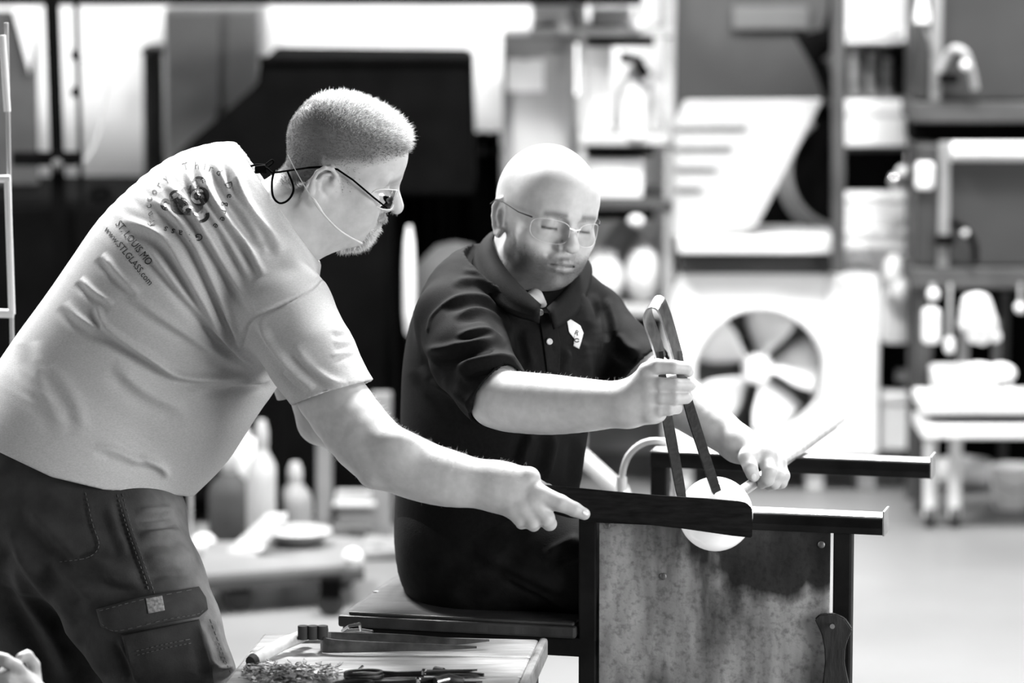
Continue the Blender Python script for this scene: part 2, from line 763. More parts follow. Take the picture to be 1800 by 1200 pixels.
def rx(a):
    c, s_ = math.cos(a), math.sin(a)
    return np.array(((1, 0, 0), (0, c, -s_), (0, s_, c)))


def rz(a):
    c, s_ = math.cos(a), math.sin(a)
    return np.array(((c, -s_, 0), (s_, c, 0), (0, 0, 1)))


def ry(a):
    c, s_ = math.cos(a), math.sin(a)
    return np.array(((c, 0, s_), (0, 1, 0), (-s_, 0, c)))


def head_ops(f, fr, skull=(0.077, 0.097, 0.088), skull_c=(0, 0.002, 0.042), lid=0.35, ear_z=0.0, jaw=1.0, nose=1.0,
             chin_y=0.0, ear_tilt=0.0, heavy=0.0, ear_y=0.0, eye_z=0.0, ear_x=0.0, fold=0.0, nose_l=0.0):
    S = fr.s
    P = fr.p
    E = lambda c, r, R=None: Ell(P(*c), np.array(r) * S, fr.M if R is None else fr.M @ R)
    K = lambda a, b, ra, rb: Cone(P(*a), P(*b), ra * S, rb * S)
    f.u(E(skull_c, skull))
    f.u(E((0, 0.040, 0.050), (0.064, 0.056, 0.058)), 0.02 * S)
    f.u(E((0, 0.046, -0.012), (0.057 * jaw, 0.046, 0.062)), 0.03 * S)
    f.u(E((0, 0.040, -0.052), (0.050 * jaw, 0.046, 0.042)), 0.025 * S)
    for q in (-1, 1):
        f.u(K((q * 0.050 * jaw, 0.010, -0.048), (q * 0.016, 0.070 + chin_y, -0.080), 0.018, 0.015), 0.03 * S)
        f.u(E((q * 0.047, 0.060, -0.012), (0.020, 0.020, 0.016)), 0.022 * S)
        f.u(E((q * 0.036, 0.062, -0.040), (0.018, 0.020, 0.022)), 0.025 * S)
    f.u(E((0, 0.080 + chin_y, -0.082), (0.021, 0.017, 0.017)), 0.018 * S)
    # brow
    for q in (-1, 1):
        f.u(K((q * 0.010, 0.089, 0.029), (q * 0.043, 0.076, 0.031), 0.0095, 0.0085), 0.014 * S)
    # eye sockets
    for q in (-1, 1):
        f.sub(E((q * 0.032, 0.101, 0.011 + eye_z * .6), (0.021, 0.018, 0.0120)), 0.012 * S)
    # nose
    n = nose
    f.u(K((0, 0.089, 0.022), (0, 0.1085 + nose_l, -0.012), 0.0075, 0.0095 * n), 0.010 * S)
    f.u(E((0, 0.1095 + nose_l, -0.0155 - nose_l * .4), (0.0095 * n, 0.0095, 0.0085)), 0.006 * S)
    for q in (-1, 1):
        f.u(E((q * 0.0125 * n, 0.0985, -0.0190), (0.0068, 0.0095, 0.0078)), 0.006 * S)
        f.sub(E((q * 0.0066, 0.1040, -0.0285), (0.0036, 0.0058, 0.0050)), 0.003 * S)
        # eyeball, lids
        f.u(E((q * 0.032, 0.0775, 0.0105 + eye_z), (0.0125, 0.0125, 0.0125)), 0.0)
        c = (q * 0.032, 0.0772, 0.0105 + eye_z)
        up = E(c, (0.0146, 0.0143, 0.0143))
        lo = E(c, (0.0142, 0.0138, 0.0138))
        slit = P(q * 0.032, 0.0772 + 0.0125, 0.0105 + eye_z - 0.0125 * lid)
        axis_u = fr.M @ _n((0, 0.25, -1.0))
        axis_l = fr.M @ _n((0, -0.10, 1.0))
        f.u(Cut(up, slit, axis_u), 0.0015 * S)
        f.u(Cut(lo, slit - fr.M @ np.array((0, 0, 0.0012)) * S, axis_l), 0.0015 * S)
    # mouth
    up = [(-0.025, 0.0855, -0.0490), (-0.013, 0.0975, -0.0455), (-0.005, 0.1020, -0.0430), (0, 0.1020, -0.0440),
          (0.005, 0.1020, -0.0430), (0.013, 0.0975, -0.0455), (0.025, 0.0855, -0.0490)]
    lw = [(-0.023, 0.0850, -0.0510), (-0.012, 0.0965, -0.0545), (0, 0.0995, -0.0560), (0.012, 0.0965, -0.0545), (0.023, 0.0850, -0.0510)]
    cr = [(-0.027, 0.0875, -0.0500), (-0.014, 0.1000, -0.0495), (0, 0.1060, -0.0490), (0.014, 0.1000, -0.0495), (0.027, 0.0875, -0.0500)]
    f.u(E((0, 0.082, -0.046), (0.030, 0.0175, 0.022)), 0.014 * S)
    f.u(Grp([K(a, b, 0.0042, 0.0042) for a, b in zip(up[:-1], up[1:])], 0.002 * S), 0.005 * S)
    f.u(Grp([K(a, b, 0.0050, 0.0050) for a, b in zip(lw[:-1], lw[1:])], 0.002 * S), 0.005 * S)
    f.sub(Grp([K(a, b, 0.0016, 0.0016) for a, b in zip(cr[:-1], cr[1:])]), 0.004 * S)
    if fold:
        # cheek crease from the nose to the mouth corner, pouch under the eye
        for q in (-1, 1):
            f.sub(Grp([K((q * 0.0185, 0.0985, -0.020), (q * 0.0275, 0.0925, -0.036), 0.0015, 0.0015)]), 0.009 * S)
            f.u(E((q * 0.034, 0.0815, -0.004 + eye_z), (0.014, 0.006, 0.005)), 0.006 * S)
    if heavy:
        f.u(E((0, 0.042, -0.083), (0.030, 0.040, 0.020)), 0.025 * S)
    # ears
    for q in (-1, 1):
        ct, st = math.cos(ear_tilt), math.sin(ear_tilt)
        def e(y, z, x):
            y, z = y * ct - z * st, y * st + z * ct
            return (q * (0.0735 + ear_x + x * (1.25 + ear_x * 60)), y - 0.008 + ear_y, z + ear_z + 0.002)
        rim = [e(0.006, 0.004, 0.004), e(0.013, 0.016, 0.007), e(0.011, 0.029, 0.011), e(0.000, 0.035, 0.015), e(-0.012, 0.031, 0.018),
               e(-0.018, 0.018, 0.019), e(-0.017, 0.003, 0.017), e(-0.012, -0.012, 0.014), e(-0.005, -0.023, 0.0115), e(0.003, -0.025, 0.010), e(0.007, -0.016, 0.006)]
        f.u(E(e(-0.003, 0.006, 0.004), (0.0055, 0.0165, 0.028), rx(ear_tilt) @ rz(q * 0.35)), 0.006 * S)
        f.sub(E(e(0.000, 0.002, 0.014), (0.0085, 0.0105, 0.017)), 0.004 * S)
        f.u(Grp([K(a, b, 0.0036, 0.0036) for a, b in zip(rim[:-1], rim[1:])], 0.002 * S), 0.003 * S)
        anti = [e(0.003, 0.026, 0.010), e(-0.007, 0.018, 0.013), e(-0.010, 0.004, 0.012), e(-0.004, -0.008, 0.008)]
        f.u(Grp([K(a, b, 0.0026, 0.0026) for a, b in zip(anti[:-1], anti[1:])]), 0.003 * S)
        f.u(E(e(0.000, -0.019, 0.009), (0.0045, 0.008, 0.008)), 0.004 * S)
        f.u(E(e(0.008, 0.000, 0.003), (0.0045, 0.004, 0.006)), 0.003 * S)


class Cut:
    lip = 1.5
    """a primitive with one side of a plane removed"""
    def __init__(s, prim, p, n):
        s.pr = prim
        s.c, s.R = prim.c, prim.R
        s.pt = np.asarray(p, np.float32)
        s.nv = np.asarray(n, np.float32)

    def ev(s, P):
        return np.maximum(s.pr.ev(P), (P - s.pt) @ s.nv)


def gss(v, c, w):
    return np.exp(-((v - c) / w) ** 2)


def px_cones(pts, pad=0.0):
    """chain of round cones from (px, py, depth, radius px)"""
    out = []
    for a, b in zip(pts[:-1], pts[1:]):
        out.append(Cone(C(*a[:3]), C(*b[:3]), (a[3] + pad) * a[2] / FPX, (b[3] + pad) * b[2] / FPX))
    return out


def torso_chain(st, per=4):
    """st: (x_left, y_left, x_right, y_right, depth, half-depth m)"""
    rows = []
    for xl, yl, xr, yr, z, h in st:
        a, b = C(xl, yl, z), C(xr, yr, z)
        rows.append(np.concatenate(((a + b) / 2, (b - a) / 2, [h])))
    rows = smooth_path(rows, per)
    out = []
    for p, q in zip(rows[:-1], rows[1:]):
        out.append(ECone(p[:3], q[:3], np.linalg.norm(p[3:6]), np.linalg.norm(q[3:6]), p[6], q[6], (p[3:6] + q[3:6]) / 2))
    return out


def px_chain(pts, per=3):
    return px_cones([tuple(q) for q in smooth_path(pts, per)])
# ------------------------------------------------------------------ the setting
M_FLOOR = mat('pale_polished_concrete', 0.12, 0.42, var=0.14, vscale=1.3, bump=0.05, bscale=18)
M_WALL = mat('white_block_wall', 0.66, 0.8, var=0.06, vscale=2.0, bump=0.2, bscale=30)
tag(MB().box((0, 5.2, -0.05), (12, 13.6, 0.1)).build('floor', M_FLOOR), kind='structure')
WALL_Y = 11.45
tag(MB().box((0, WALL_Y + 0.1, 2.4), (12, 0.2, 4.8)).build('wall_back', M_WALL), kind='structure')
tag(MB().box((-4.6, 8.0, 2.4), (0.2, 8.0, 4.8)).build('wall_left', M_WALL), kind='structure')
a = PY(0, 6, 10.75)
tag(MB().box((-0.72, 10.75, a.z + 0.15), (2.16, 0.24, 0.30), bev=0.01).build('trim_1', M_BLACK), kind='structure')


def rect(px0, px1, py0, py1, Y, d):
    """box whose near face fills a photo rectangle at distance Y"""
    a, b = PY(px0, py0, Y), PY(px1, py1, Y)
    return ((a.x + b.x) / 2, Y + d / 2, (a.z + b.z) / 2), (b.x - a.x, d, a.z - b.z)


def bbox(mb, px0, px1, py0, py1, Y, d, bev=0.008):
    c, s = rect(px0, px1, py0, py1, Y, d)
    return mb.box(c, s, bev=bev)


def carton(label, px0, px1, py0, py1, Y, d=0.28, m=None, lid=0.22, group=None, cat='box', name='storage_box'):
    """lidded box: body, and a lid that overhangs it a little"""
    c, s = rect(px0, px1, py0, py1, Y, d)
    o = empty(name, (c[0], c[1], c[2] - s[2] / 2), label, cat, group)
    hl = s[2] * lid
    MB().box((c[0], c[1], c[2] - hl / 2), (s[0] * 0.965, s[1] * 0.965, s[2] - hl), bev=0.006).build('body', m or M_CARD, o)
    MB().box((c[0], c[1], c[2] + s[2] / 2 - hl / 2), (s[0], s[1], hl), bev=0.008).build('lid', m or M_CARD, o)
    return o


# ------------------------------------------------------------------ bench of the glassblower
ZR, ZS = 0.77, 0.57
BA = math.radians(14)
BU = Vector((math.cos(BA), -math.sin(BA), 0)); BV = Vector((math.sin(BA), math.cos(BA), 0))
BO = Vector((0.393, 6.159, 0))
BR = Matrix((BU, BV, Vector((0, 0, 1)))).transposed()


def bp(u, v, z):
    return BO + BU * u + BV * v + Vector((0, 0, z))


def bbx(mb, u0, u1, v0, v1, z0, z1, bev=0.003):
    return mb.box(bp((u0 + u1) / 2, (v0 + v1) / 2, (z0 + z1) / 2), (u1 - u0, v1 - v0, z1 - z0), BR, bev)


M_PANEL = bpy.data.materials.new('scorched_sheet_metal')
M_PANEL.use_nodes = True
nt = M_PANEL.node_tree
bs = nt.nodes['Principled BSDF']
bs.inputs['Roughness'].default_value = 0.5
bs.inputs['Metallic'].default_value = 0.25
tc = nt.nodes.new('ShaderNodeTexCoord')
sep = nt.nodes.new('ShaderNodeSeparateXYZ')
nt.links.new(tc.outputs['Object'], sep.inputs[0])
# streaky stain, running down the sheet
mp = nt.nodes.new('ShaderNodeMapping'); mp.inputs['Scale'].default_value = (16, 16, 4.5)
nt.links.new(tc.outputs['Object'], mp.inputs[0])
n1 = nt.nodes.new('ShaderNodeTexNoise'); n1.inputs['Scale'].default_value = 1.0; n1.inputs['Detail'].default_value = 6
nt.links.new(mp.outputs[0], n1.inputs[0])
n2 = nt.nodes.new('ShaderNodeTexNoise'); n2.inputs['Scale'].default_value = 120; n2.inputs['Detail'].default_value = 6
nt.links.new(tc.outputs['Object'], n2.inputs[0])
n3 = nt.nodes.new('ShaderNodeTexNoise'); n3.inputs['Scale'].default_value = 9; n3.inputs['Detail'].default_value = 3
nt.links.new(tc.outputs['Object'], n3.inputs[0])


def mth(op, a, b=None, clamp=False):
    m = nt.nodes.new('ShaderNodeMath'); m.operation = op; m.use_clamp = clamp
    for i, q in enumerate((a, b)):
        if q is None: continue
        if isinstance(q, (int, float)): m.inputs[i].default_value = q
        else: nt.links.new(q, m.inputs[i])
    return m.outputs[0]


# scorch mark: a burnt lobe below the rail (object coordinates: x across the sheet, z up from the floor)
dx = mth('DIVIDE', mth('SUBTRACT', sep.outputs[0], 0.045), 0.185)
dz = mth('DIVIDE', mth('SUBTRACT', sep.outputs[2], 0.745), 0.135)
rr = mth('SQRT', mth('ADD', mth('MULTIPLY', dx, dx), mth('MULTIPLY', dz, dz)))
rr = mth('ADD', rr, mth('MULTIPLY', mth('SUBTRACT', n3.outputs[0], 0.5), 1.1))
rr = mth('ADD', rr, mth('MULTIPLY', mth('SUBTRACT', n1.outputs[0], 0.5), 0.8))
sc = mth('SUBTRACT', 1.0, mth('MULTIPLY', mth('SUBTRACT', rr, 0.78), 4.5, True), True)
st = mth('MULTIPLY', mth('SUBTRACT', n1.outputs[0], 0.36), 3.4, True)
base = mth('ADD', 0.10, mth('MULTIPLY', st, 0.40))
base = mth('MULTIPLY', base, mth('ADD', 0.05, mth('MULTIPLY', n2.outputs[0], 1.8), True))
val = mth('MULTIPLY', base, mth('SUBTRACT', 1.0, mth('MULTIPLY', sc, 0.90)))
cmb = nt.nodes.new('ShaderNodeCombineColor')
for i in range(3): nt.links.new(val, cmb.inputs[i])
nt.links.new(cmb.outputs[0], bs.inputs['Base Color'])
bmp = nt.nodes.new('ShaderNodeBump'); bmp.inputs['Strength'].default_value = 0.25; bmp.inputs['Distance'].default_value = 0.003
nt.links.new(n2.outputs[0], bmp.inputs['Height']); nt.links.new(bmp.outputs[0], bs.inputs['Normal'])

bench = empty('glassblower_bench', bp(0, 0, 0), 'black steel glassblower bench with two long rails and a scorched side sheet', 'bench')
for nm, v0, u0 in (('near', 0.0, -0.29), ('far', 0.559, -0.29)):
    mb = MB()
    bbx(mb, u0, 0.212, v0, v0 + 0.05, ZR - 0.021, ZR - 0.003, 0.002)
    bbx(mb, u0, 0.212, v0, v0 + 0.006, ZR - 0.030, ZR - 0.004, 0.0015)
    rail = mb.build('rail', M_STEEL, bench)
    bbx(MB(), u0, 0.212, v0 + 0.001, v0 + 0.05, ZR - 0.0035, ZR, 0.001).build('backlit_strip', M_TOPSTEEL, rail)  # bright layer stands in for backlight on the rail top
    bbx(MB(), 0.2115, 0.2155, v0 - 0.001, v0 + 0.05, ZR - 0.031, ZR + 0.010, 0.0012).build('end_stop', M_TOPSTEEL, rail)
for u0, v0 in ((-0.293, 0.004), (0.131, 0.004), (-0.293, 0.575)):
        bbx(MB(), u0, u0 + 0.030, v0, v0 + 0.030, 0.0, ZR - 0.021).build('leg', M_STEEL, bench)
M_SCREW = mat('screw_head', 0.2, 0.4, 0.8)
sheet = MB()
bbx(sheet, -0.258, 0.1265, 0.004, 0.007, 0.12, ZR - 0.027, 0.0008)
sh = sheet.build('side_sheet', M_PANEL, bench)
# sheet pattern follows the bench's own axes
sh.data.transform(BR.to_4x4().inverted()); sh.rotation_euler = BR.to_euler()
for (u, z) in ((-0.245, ZR - 0.034), (0.112, ZR - 0.050), (-0.150, 0.655), (-0.245, 0.40), (0.112, 0.40)):
    MB().lathe(bp(u, 0.0045, z), [(0.006, 0), (0.0058, 0.002), (0.004, 0.0032), (0.001, 0.0035)], 14, axis=-BV).build('screw', M_SCREW, bench)
mb = MB(); bbx(mb, -0.70, -0.263, 0.004, 0.034, ZS - 0.058, ZS - 0.026); mb.build('seat_frame', M_STEEL, bench)
mb = MB(); bbx(mb, -0.70, -0.263, 0.575, 0.605, ZS - 0.058, ZS - 0.026); mb.build('seat_frame', M_STEEL, bench)
mb = MB(); bbx(mb, -0.70, -0.67, 0.034, 0.575, ZS - 0.058, ZS - 0.026); mb.build('seat_frame', M_STEEL, bench)
for u0 in (-0.70,):
    for v0 in (0.004, 0.575):
        bbx(MB(), u0, u0 + 0.03, v0, v0 + 0.03, 0.0, ZS - 0.058).build('leg', M_STEEL, bench)
M_SEAT = mat('worn_dark_plank', 0.014, 0.45, v2=0.045, vscale=12, bump=0.2, bscale=60, stretch=(1, 6, 1))
for k in range(3):
    v0 = -0.006 + k * 0.207
    mb = MB(); bbx(mb, -0.705, -0.296, v0, v0 + 0.203, ZS - 0.026, ZS - 0.006 + 0.001 * k, 0.004)
    mb.build('seat_plank', M_SEAT, bench)
mb = MB(); bbx(mb, -0.688, -0.30, 0.0, 0.60, ZS - 0.006, ZS, 0.003); mb.build('seat_pad', M_SEAT, bench)
# cross bars between the legs
for u0, z0 in ((-0.293, 0.18), (-0.293, ZS - 0.055)):
    mb = MB(); bbx(mb, u0 + 0.003, u0 + 0.027, 0.034, 0.575, z0, z0 + 0.025); mb.build('cross_bar', M_STEEL, bench)

# paddle hung on a nail at the right leg
nail = bp(0.147, 0.003, 0.0)
zt = PY(1462, 1095, 6.12).z
pts = []
for (px, py) in [(1432, 1090), (1440, 1081), (1465, 1078), (1484, 1086), (1497, 1105), (1489, 1122), (1484, 1140), (1483, 1165), (1490, 1200), (1500, 1240), (1500, 1330), (1440, 1330), (1438, 1240), (1446, 1200), (1450, 1165), (1449, 1140), (1444, 1115)]:
    q = PY(px, py, 6.11)
    pts.append(Vector((q.x, 6.11 - (q.x - 0.52) * 0.2493, q.z)))
hp = empty('wooden_paddle', (0.52, 6.11, min(p_.z for p_ in pts)), 'small dark shaped paddle hanging from a nail on the bench leg', 'paddle')
M_CHAR = mat('charred_wood', 0.008, 0.75, spec=0.1, var=0.5, vscale=30, bump=0.35, bscale=70, stretch=(1, 1, 6))
M_DKWOOD = mat('dark_oiled_wood', 0.022, 0.6, var=0.45, vscale=25, bump=0.2, bscale=80, stretch=(4, 4, 1))
MB().prism(pts, BV * 0.011, 0.002).build('blade', M_DKWOOD, hp)
q = PY(1462, 1098, 6.105)
nl = empty('nail', (q.x, q.y, q.z), 'bright nail carrying the small hanging paddle', 'nail')
MB().lathe((q.x, q.y - 0.012, q.z), [(0.0042, 0), (0.0042, 0.0015), (0.0018, 0.0016), (0.0018, 0.028)], 10, axis=BV).build('shank', M_CHROME, nl)

# ------------------------------------------------------------------ paddle, glass, pipe, jacks
pz = 6.125
out_ = [(925, 850), (955, 852), (1010, 857), (1080, 864), (1160, 871), (1240, 876), (1300, 881), (1313, 884), (1322, 893), (1323, 910), (1322, 945), (1290, 942), (1200, 929), (1120, 920), (1060, 914), (1000, 910), (965, 900), (925, 893), (890, 885), (885, 856)]
pts = [Vector(c2w(C(a, b, pz - (a - 900) * 0.00004))) for a, b in out_]
pw_ = empty('wooden_paddle', PC(1100, 945, pz), 'long charred black wooden paddle pressed against the glowing glass', 'paddle')
MB().prism(pts, Vector(c2w(C(900, 600, 6.022)) - c2w(C(900, 600, 6.0))), 0.0016).build('blade', M_CHAR, pw_)

gc = Vector(c2w(C(1258, 903, 6.205)))            # the soft bubble sags a little below the pipe's axis
ax = Vector((0.285, 0.958, 0)).normalized()
pc0 = Vector((gc.x, gc.y, ZR + 0.0105))
bx = (pc0 + ax * 0.10 - gc).normalized()
g_ = empty('molten_glass', gc - Vector((0, 0, 0.062)), 'round white glass bubble gathered on the end of the blowpipe', 'glass')
mg = bpy.data.materials.new('opal_glass'); mg.use_nodes = True
b_ = mg.node_tree.nodes['Principled BSDF']
b_.inputs['Base Color'].default_value = (0.85, 0.85, 0.85, 1)
b_.inputs['Roughness'].default_value = 0.10
b_.inputs['Coat Weight'].default_value = 0.6
b_.inputs['Coat Roughness'].default_value = 0.03
b_.inputs['Subsurface Weight'].default_value = 0.5
b_.inputs['Subsurface Radius'].default_value = (0.03, 0.03, 0.03)
b_.inputs['Emission Color'].default_value = (1, 1, 1, 1)
b_.inputs['Emission Strength'].default_value = 0.42      # it glows from the furnace
R0 = 0.0605
prof = [(0.0005, -R0)] + [(R0 * math.sin(math.pi * k / 26), -R0 * math.cos(math.pi * k / 26)) for k in range(1, 23)] + [(0.026, 0.058), (0.017, 0.066), (0.0125, 0.076), (0.0115, 0.095)]
MB().lathe(gc, prof, 44, axis=bx).build('bubble', mg, g_)
M_PIPE = mat('pale_steel_pipe', 0.55, 0.35, 0.8, var=0.2, vscale=60)
bpipe = empty('blowpipe', pc0 + ax * 0.09, 'pale steel blowpipe lying across both bench rails', 'blowpipe')
MB().tube([pc0 + ax * t for t in (0.085, 0.10, 0.13, 0.20, 0.6, 0.92)], [0.0118, 0.0112, 0.0105, 0.0098, 0.0092, 0.0088], 14).build('tube', M_PIPE, bpipe)
MB().tube([pc0 + ax * t for t in (0.92, 0.925, 1.0, 1.01)], [0.0088, 0.0055, 0.005, 0.004], 10).build('mouthpiece', M_PIPE, bpipe)

# jacks: a sprung bow with two tapering blades
jk = empty('jacks', PC(1235, 880, 6.17), 'long steel jacks with a sprung bow held over the glass', 'tongs')


def strip(path, width, thick, wdir, m, name, parent, bev=0.0):
    """flat metal strip bent along a path; width along wdir (per point), thickness across"""
    P = [Vector(p_) for p_ in path]
    n = len(P)
    ws = width if hasattr(width, '__len__') else [width] * n
    ts = thick if hasattr(thick, '__len__') else [thick] * n
    v, f = [], []
    for i in range(n):
        t = (P[min(i + 1, n - 1)] - P[max(i - 1, 0)]).normalized()
        w = Vector(wdir[i] if isinstance(wdir, list) else wdir); w = (w - t * w.dot(t)).normalized()
        nn = t.cross(w)
        for a, b in ((-1, -1), (1, -1), (1, 1), (-1, 1)):
            v.append(P[i] + w * (a * ws[i] / 2) + nn * (b * ts[i] / 2))
    for i in range(n - 1):
        for j in range(4):
            f.append((i * 4 + j, i * 4 + (j + 1) % 4, (i + 1) * 4 + (j + 1) % 4, (i + 1) * 4 + j))
    f.append((3, 2, 1, 0)); f.append(tuple((n - 1) * 4 + j for j in range(4)))
    o = link_mesh(name, v, f, m, parent)
    return o


JZ = 6.185
WB = np.array((0.32, 0.50, 0.80))
K0 = C(1178, 632, JZ)


def in_bow(px, py):
    """point of the bow's own plane, which leans towards the viewer at the top"""
    q = C(px, py, JZ)
    for _ in range(4):
        q = C(px, py, K0[2] - (WB[0] * (q[0] - K0[0]) + WB[1] * (q[1] - K0[1])) / WB[2])
    return q


bow = smooth_path([in_bow(*q) for q in ((1163, 634), (1151, 594), (1141, 566), (1138, 548), (1144, 534), (1155, 531), (1165, 542), (1179, 584), (1193, 634))], 6)
wd = Vector(c2w(WB)) - Vector(c2w(np.zeros(3)))
strip([c2w(a) for a in bow], 0.038, 0.0032, wd, M_TONG, 'bow', jk)
for pth in ([C(1157, 618, JZ - .004), C(1165, 680, JZ), C(1173, 735, JZ - .002), C(1186, 805, JZ - .012), C(1198, 872, JZ - .022), C(1201, 885, JZ - .024)],
            [C(1190, 618, JZ - .004), C(1200, 668, JZ), C(1212, 716, JZ - .004), C(1237, 795, JZ - .014), C(1261, 868, JZ - .026), C(1266, 880, JZ - .028)]):
    pp_ = smooth_path(pth, 5)
    n_ = len(pp_)
    tt_ = np.linspace(0, 1, n_)
    wdt = np.interp(tt_, (0, .35, .45, .75, .95, 1), (.016, .016, .0175, .016, .009, .004))
    thk = np.interp(tt_, (0, .3, .5, .95, 1), (.003, .004, .005, .004, .002))
    strip([c2w(a) for a in pp_], list(wdt), list(thk), Vector(c2w(np.array((1.0, 0.25, 0.35)))) - Vector(c2w(np.zeros(3))), M_IRON, 'blade', jk)

# ------------------------------------------------------------------ tool table
TZ = 0.55
TA = math.radians(6)
TU = Vector((math.cos(TA), -math.sin(TA), 0)); TV = Vector((math.sin(TA), math.cos(TA), 0))
TR = Matrix((TU, TV, Vector((0, 0, 1)))).transposed()
T0 = Vector((0.045, 6.200, 0))


def tp(u, v, z): return T0 + TU * u + TV * v + Vector((0, 0, z))
def tbx(mb, u0, u1, v0, v1, z0, z1, bev=0.003): return mb.box(tp((u0 + u1) / 2, (v0 + v1) / 2, (z0 + z1) / 2), (u1 - u0, v1 - v0, z1 - z0), TR, bev)
def onT(px, py, dz=0.0): return PZ(px, py, TZ + dz)


M_TABLE = mat('scarred_table_top', 0.30, 0.32, v2=0.52, vscale=14, bump=0.18, bscale=50, stretch=(1, 5, 1), detail=8)
M_EDGE = mat('worn_table_edge', 0.10, 0.6, v2=0.30, vscale=22, bump=0.4, bscale=70)
tb = empty('tool_table', tp(-0.22, -0.25, 0), 'low worn tool table beside the bench seat', 'table')
for k in range(4):
    v1 = -0.142 * k
    mb = MB(); tbx(mb, -0.46, 0, v1 - 0.139, v1, TZ - 0.028, TZ, 0.006); mb.build('plank', M_TABLE, tb)
mb = MB(); tbx(mb, 0.0, 0.014, -0.567, 0.004, TZ - 0.034, TZ + 0.002, 0.005); mb.build('edge_board', M_EDGE, tb)
for u0 in (-0.45, -0.035):
    for v0 in (-0.55, -0.045):
        mb = MB(); tbx(mb, u0, u0 + 0.035, v0, v0 + 0.035, 0, TZ - 0.028); mb.build('leg', M_DARK, tb)
for v0 in (-0.54, -0.038):
    mb = MB(); tbx(mb, -0.415, -0.035, v0, v0 + 0.02, TZ - 0.075, TZ - 0.03); mb.build('apron', M_DARK, tb)

# big tweezers lying on edge
tw = empty('tweezers', onT(700, 1150), 'large dark steel tweezers lying on the tool table', 'tweezers')
hgt = Vector((0, 0, 1))
zc_ = 0.014
a0 = onT(572, 1152); a1 = onT(838, 1152); b1 = onT(860, 1140); b0 = onT(572, 1138)
path = smooth_path([tuple(x_ + hgt * zc_) for x_ in (a1, onT(760, 1152), onT(660, 1151.5), onT(585, 1150), onT(566, 1146), onT(570, 1140), onT(600, 1138), onT(700, 1139), onT(790, 1142), b1)], 5)
n_ = len(path)
wdt = np.interp(np.linspace(0, 1, n_), (0, .05, .25, .4, .6, .8, .95, 1), (.003, .007, .018, .026, .026, .018, .007, .003))
strip(path, list(wdt), 0.003, hgt, M_TOOL, 'spring_blade', tw)

# glass shards, too many and small to tell apart
rs = random.Random(3)
mb = MB()
for k in range(420):
    cx, cy = rs.gauss(505, 46), rs.gauss(1181, 10)
    if not (428 < cx < 598 and 1162 < cy < 1215): continue
    c = onT(cx, cy, 0.003 + rs.random() * 0.008 * max(0, 1 - abs(cx - 505) / 80))
    ang = rs.random() * 6.28; L_ = rs.uniform(0.005, 0.014); W_ = rs.uniform(0.002, 0.005)
    d_ = Vector((math.cos(ang), math.sin(ang), rs.uniform(-.35, .35))) * L_
    e_ = Vector((-math.sin(ang), math.cos(ang), rs.uniform(-.5, .5))) * W_
    t_ = Vector((0, 0, 0.0012))
    q4 = [c - d_, c + e_ * .9, c + d_, c - e_]
    mb.add([p_ for p_ in q4] + [p_ + t_ for p_ in q4], [(3, 2, 1, 0), (4, 5, 6, 7), (0, 1, 5, 4), (1, 2, 6, 5), (2, 3, 7, 6), (3, 0, 4, 7)])
o = mb.build('glass_shards', mat('dark_glass_shards', 0.02, 0.2, v2=0.5, vscale=90), None)
tag(o, 'loose heap of thin dark glass shards on the tool table', 'shards', kind='stuff')


def shears(label, pivot, ang, L1, L2, gap, name='shears'):
    """hand shears lying flat: two blades, two bow handles"""
    o = empty(name, onT(*pivot), label, 'shears')
    P0 = onT(*pivot, 0.006)
    for s_ in (-1, 1):
        a = ang + s_ * gap
        d = Vector((math.cos(a), math.sin(a), 0)); w = Vector((-d.y, d.x, 0))
        up = Vector((0, 0, 0.002 * s_))
        half = MB()
        half.prism([P0 + up - w * .006, P0 + up + d * L1 * .9 - w * .004, P0 + up + d * L1, P0 + up + w * .007], Vector((0, 0, 0.003)))
        pth = [P0 + up, P0 + up - d * L2 * .35, P0 + up - d * L2 * .55 + w * s_ * .010]
        half.tube([tuple(q_) for q_ in pth], 0.0034, 8)
        c = P0 + up - d * L2 * .78 + w * s_ * .012
        ringp = [c + d * math.cos(t) * L2 * .24 + w * math.sin(t) * 0.017 for t in np.linspace(0, 2 * math.pi, 20, endpoint=False)]
        half.tube(ringp, 0.0036, 8, closed=True)
        half.build('shear_half', M_IRON, o)
    MB().lathe(P0 - Vector((0, 0, .001)), [(0.005, 0), (0.005, 0.007), (0.003, 0.009)], 12).build('pivot', M_CHROME, o)
    return o


shears('dark iron shears with round bows at the table edge', (745, 1184), 0.05, 0.085, 0.12, 0.10)
shears('second pair of iron shears lying nearest the table front', (735, 1199), 0.18, 0.10, 0.13, 0.12)
rod = empty('steel_rod', onT(600, 1205), 'thin pale steel rod lying between the shards and the shears', 'rod')
MB().tube([onT(590, 1206, .003), onT(634, 1173, .003)], 0.0016, 8).build('shaft', M_CHROME, rod)
MB().tube([onT(634, 1173, .003), onT(637, 1171, .003)], 0.0025, 8).build('tip', M_CHROME, rod)
hk = empty('file', onT(805, 1184), 'short dark file with a stub handle beside the shears', 'file')
MB().tube([onT(780, 1180, .005), onT(850, 1186, .005)], [0.004, 0.003], 8).build('blade', M_IRON, hk)
MB().tube([onT(764, 1178, .006), onT(780, 1180, .006)], [0.007, 0.006], 10).build('handle', M_DKWOOD, hk)
cl = empty('spring_clamp', onT(800, 1196), 'small bright metal clamp at the table front corner', 'clamp')
MB().tube([onT(765, 1199, .008), onT(790, 1191, .012), onT(815, 1195, .010)], [0.009, 0.008, 0.004], 10).build('jaw', M_TONG, cl)
MB().tube([onT(765, 1204, .006), onT(800, 1203, .006)], 0.004, 8).build('handle', M_IRON, cl)

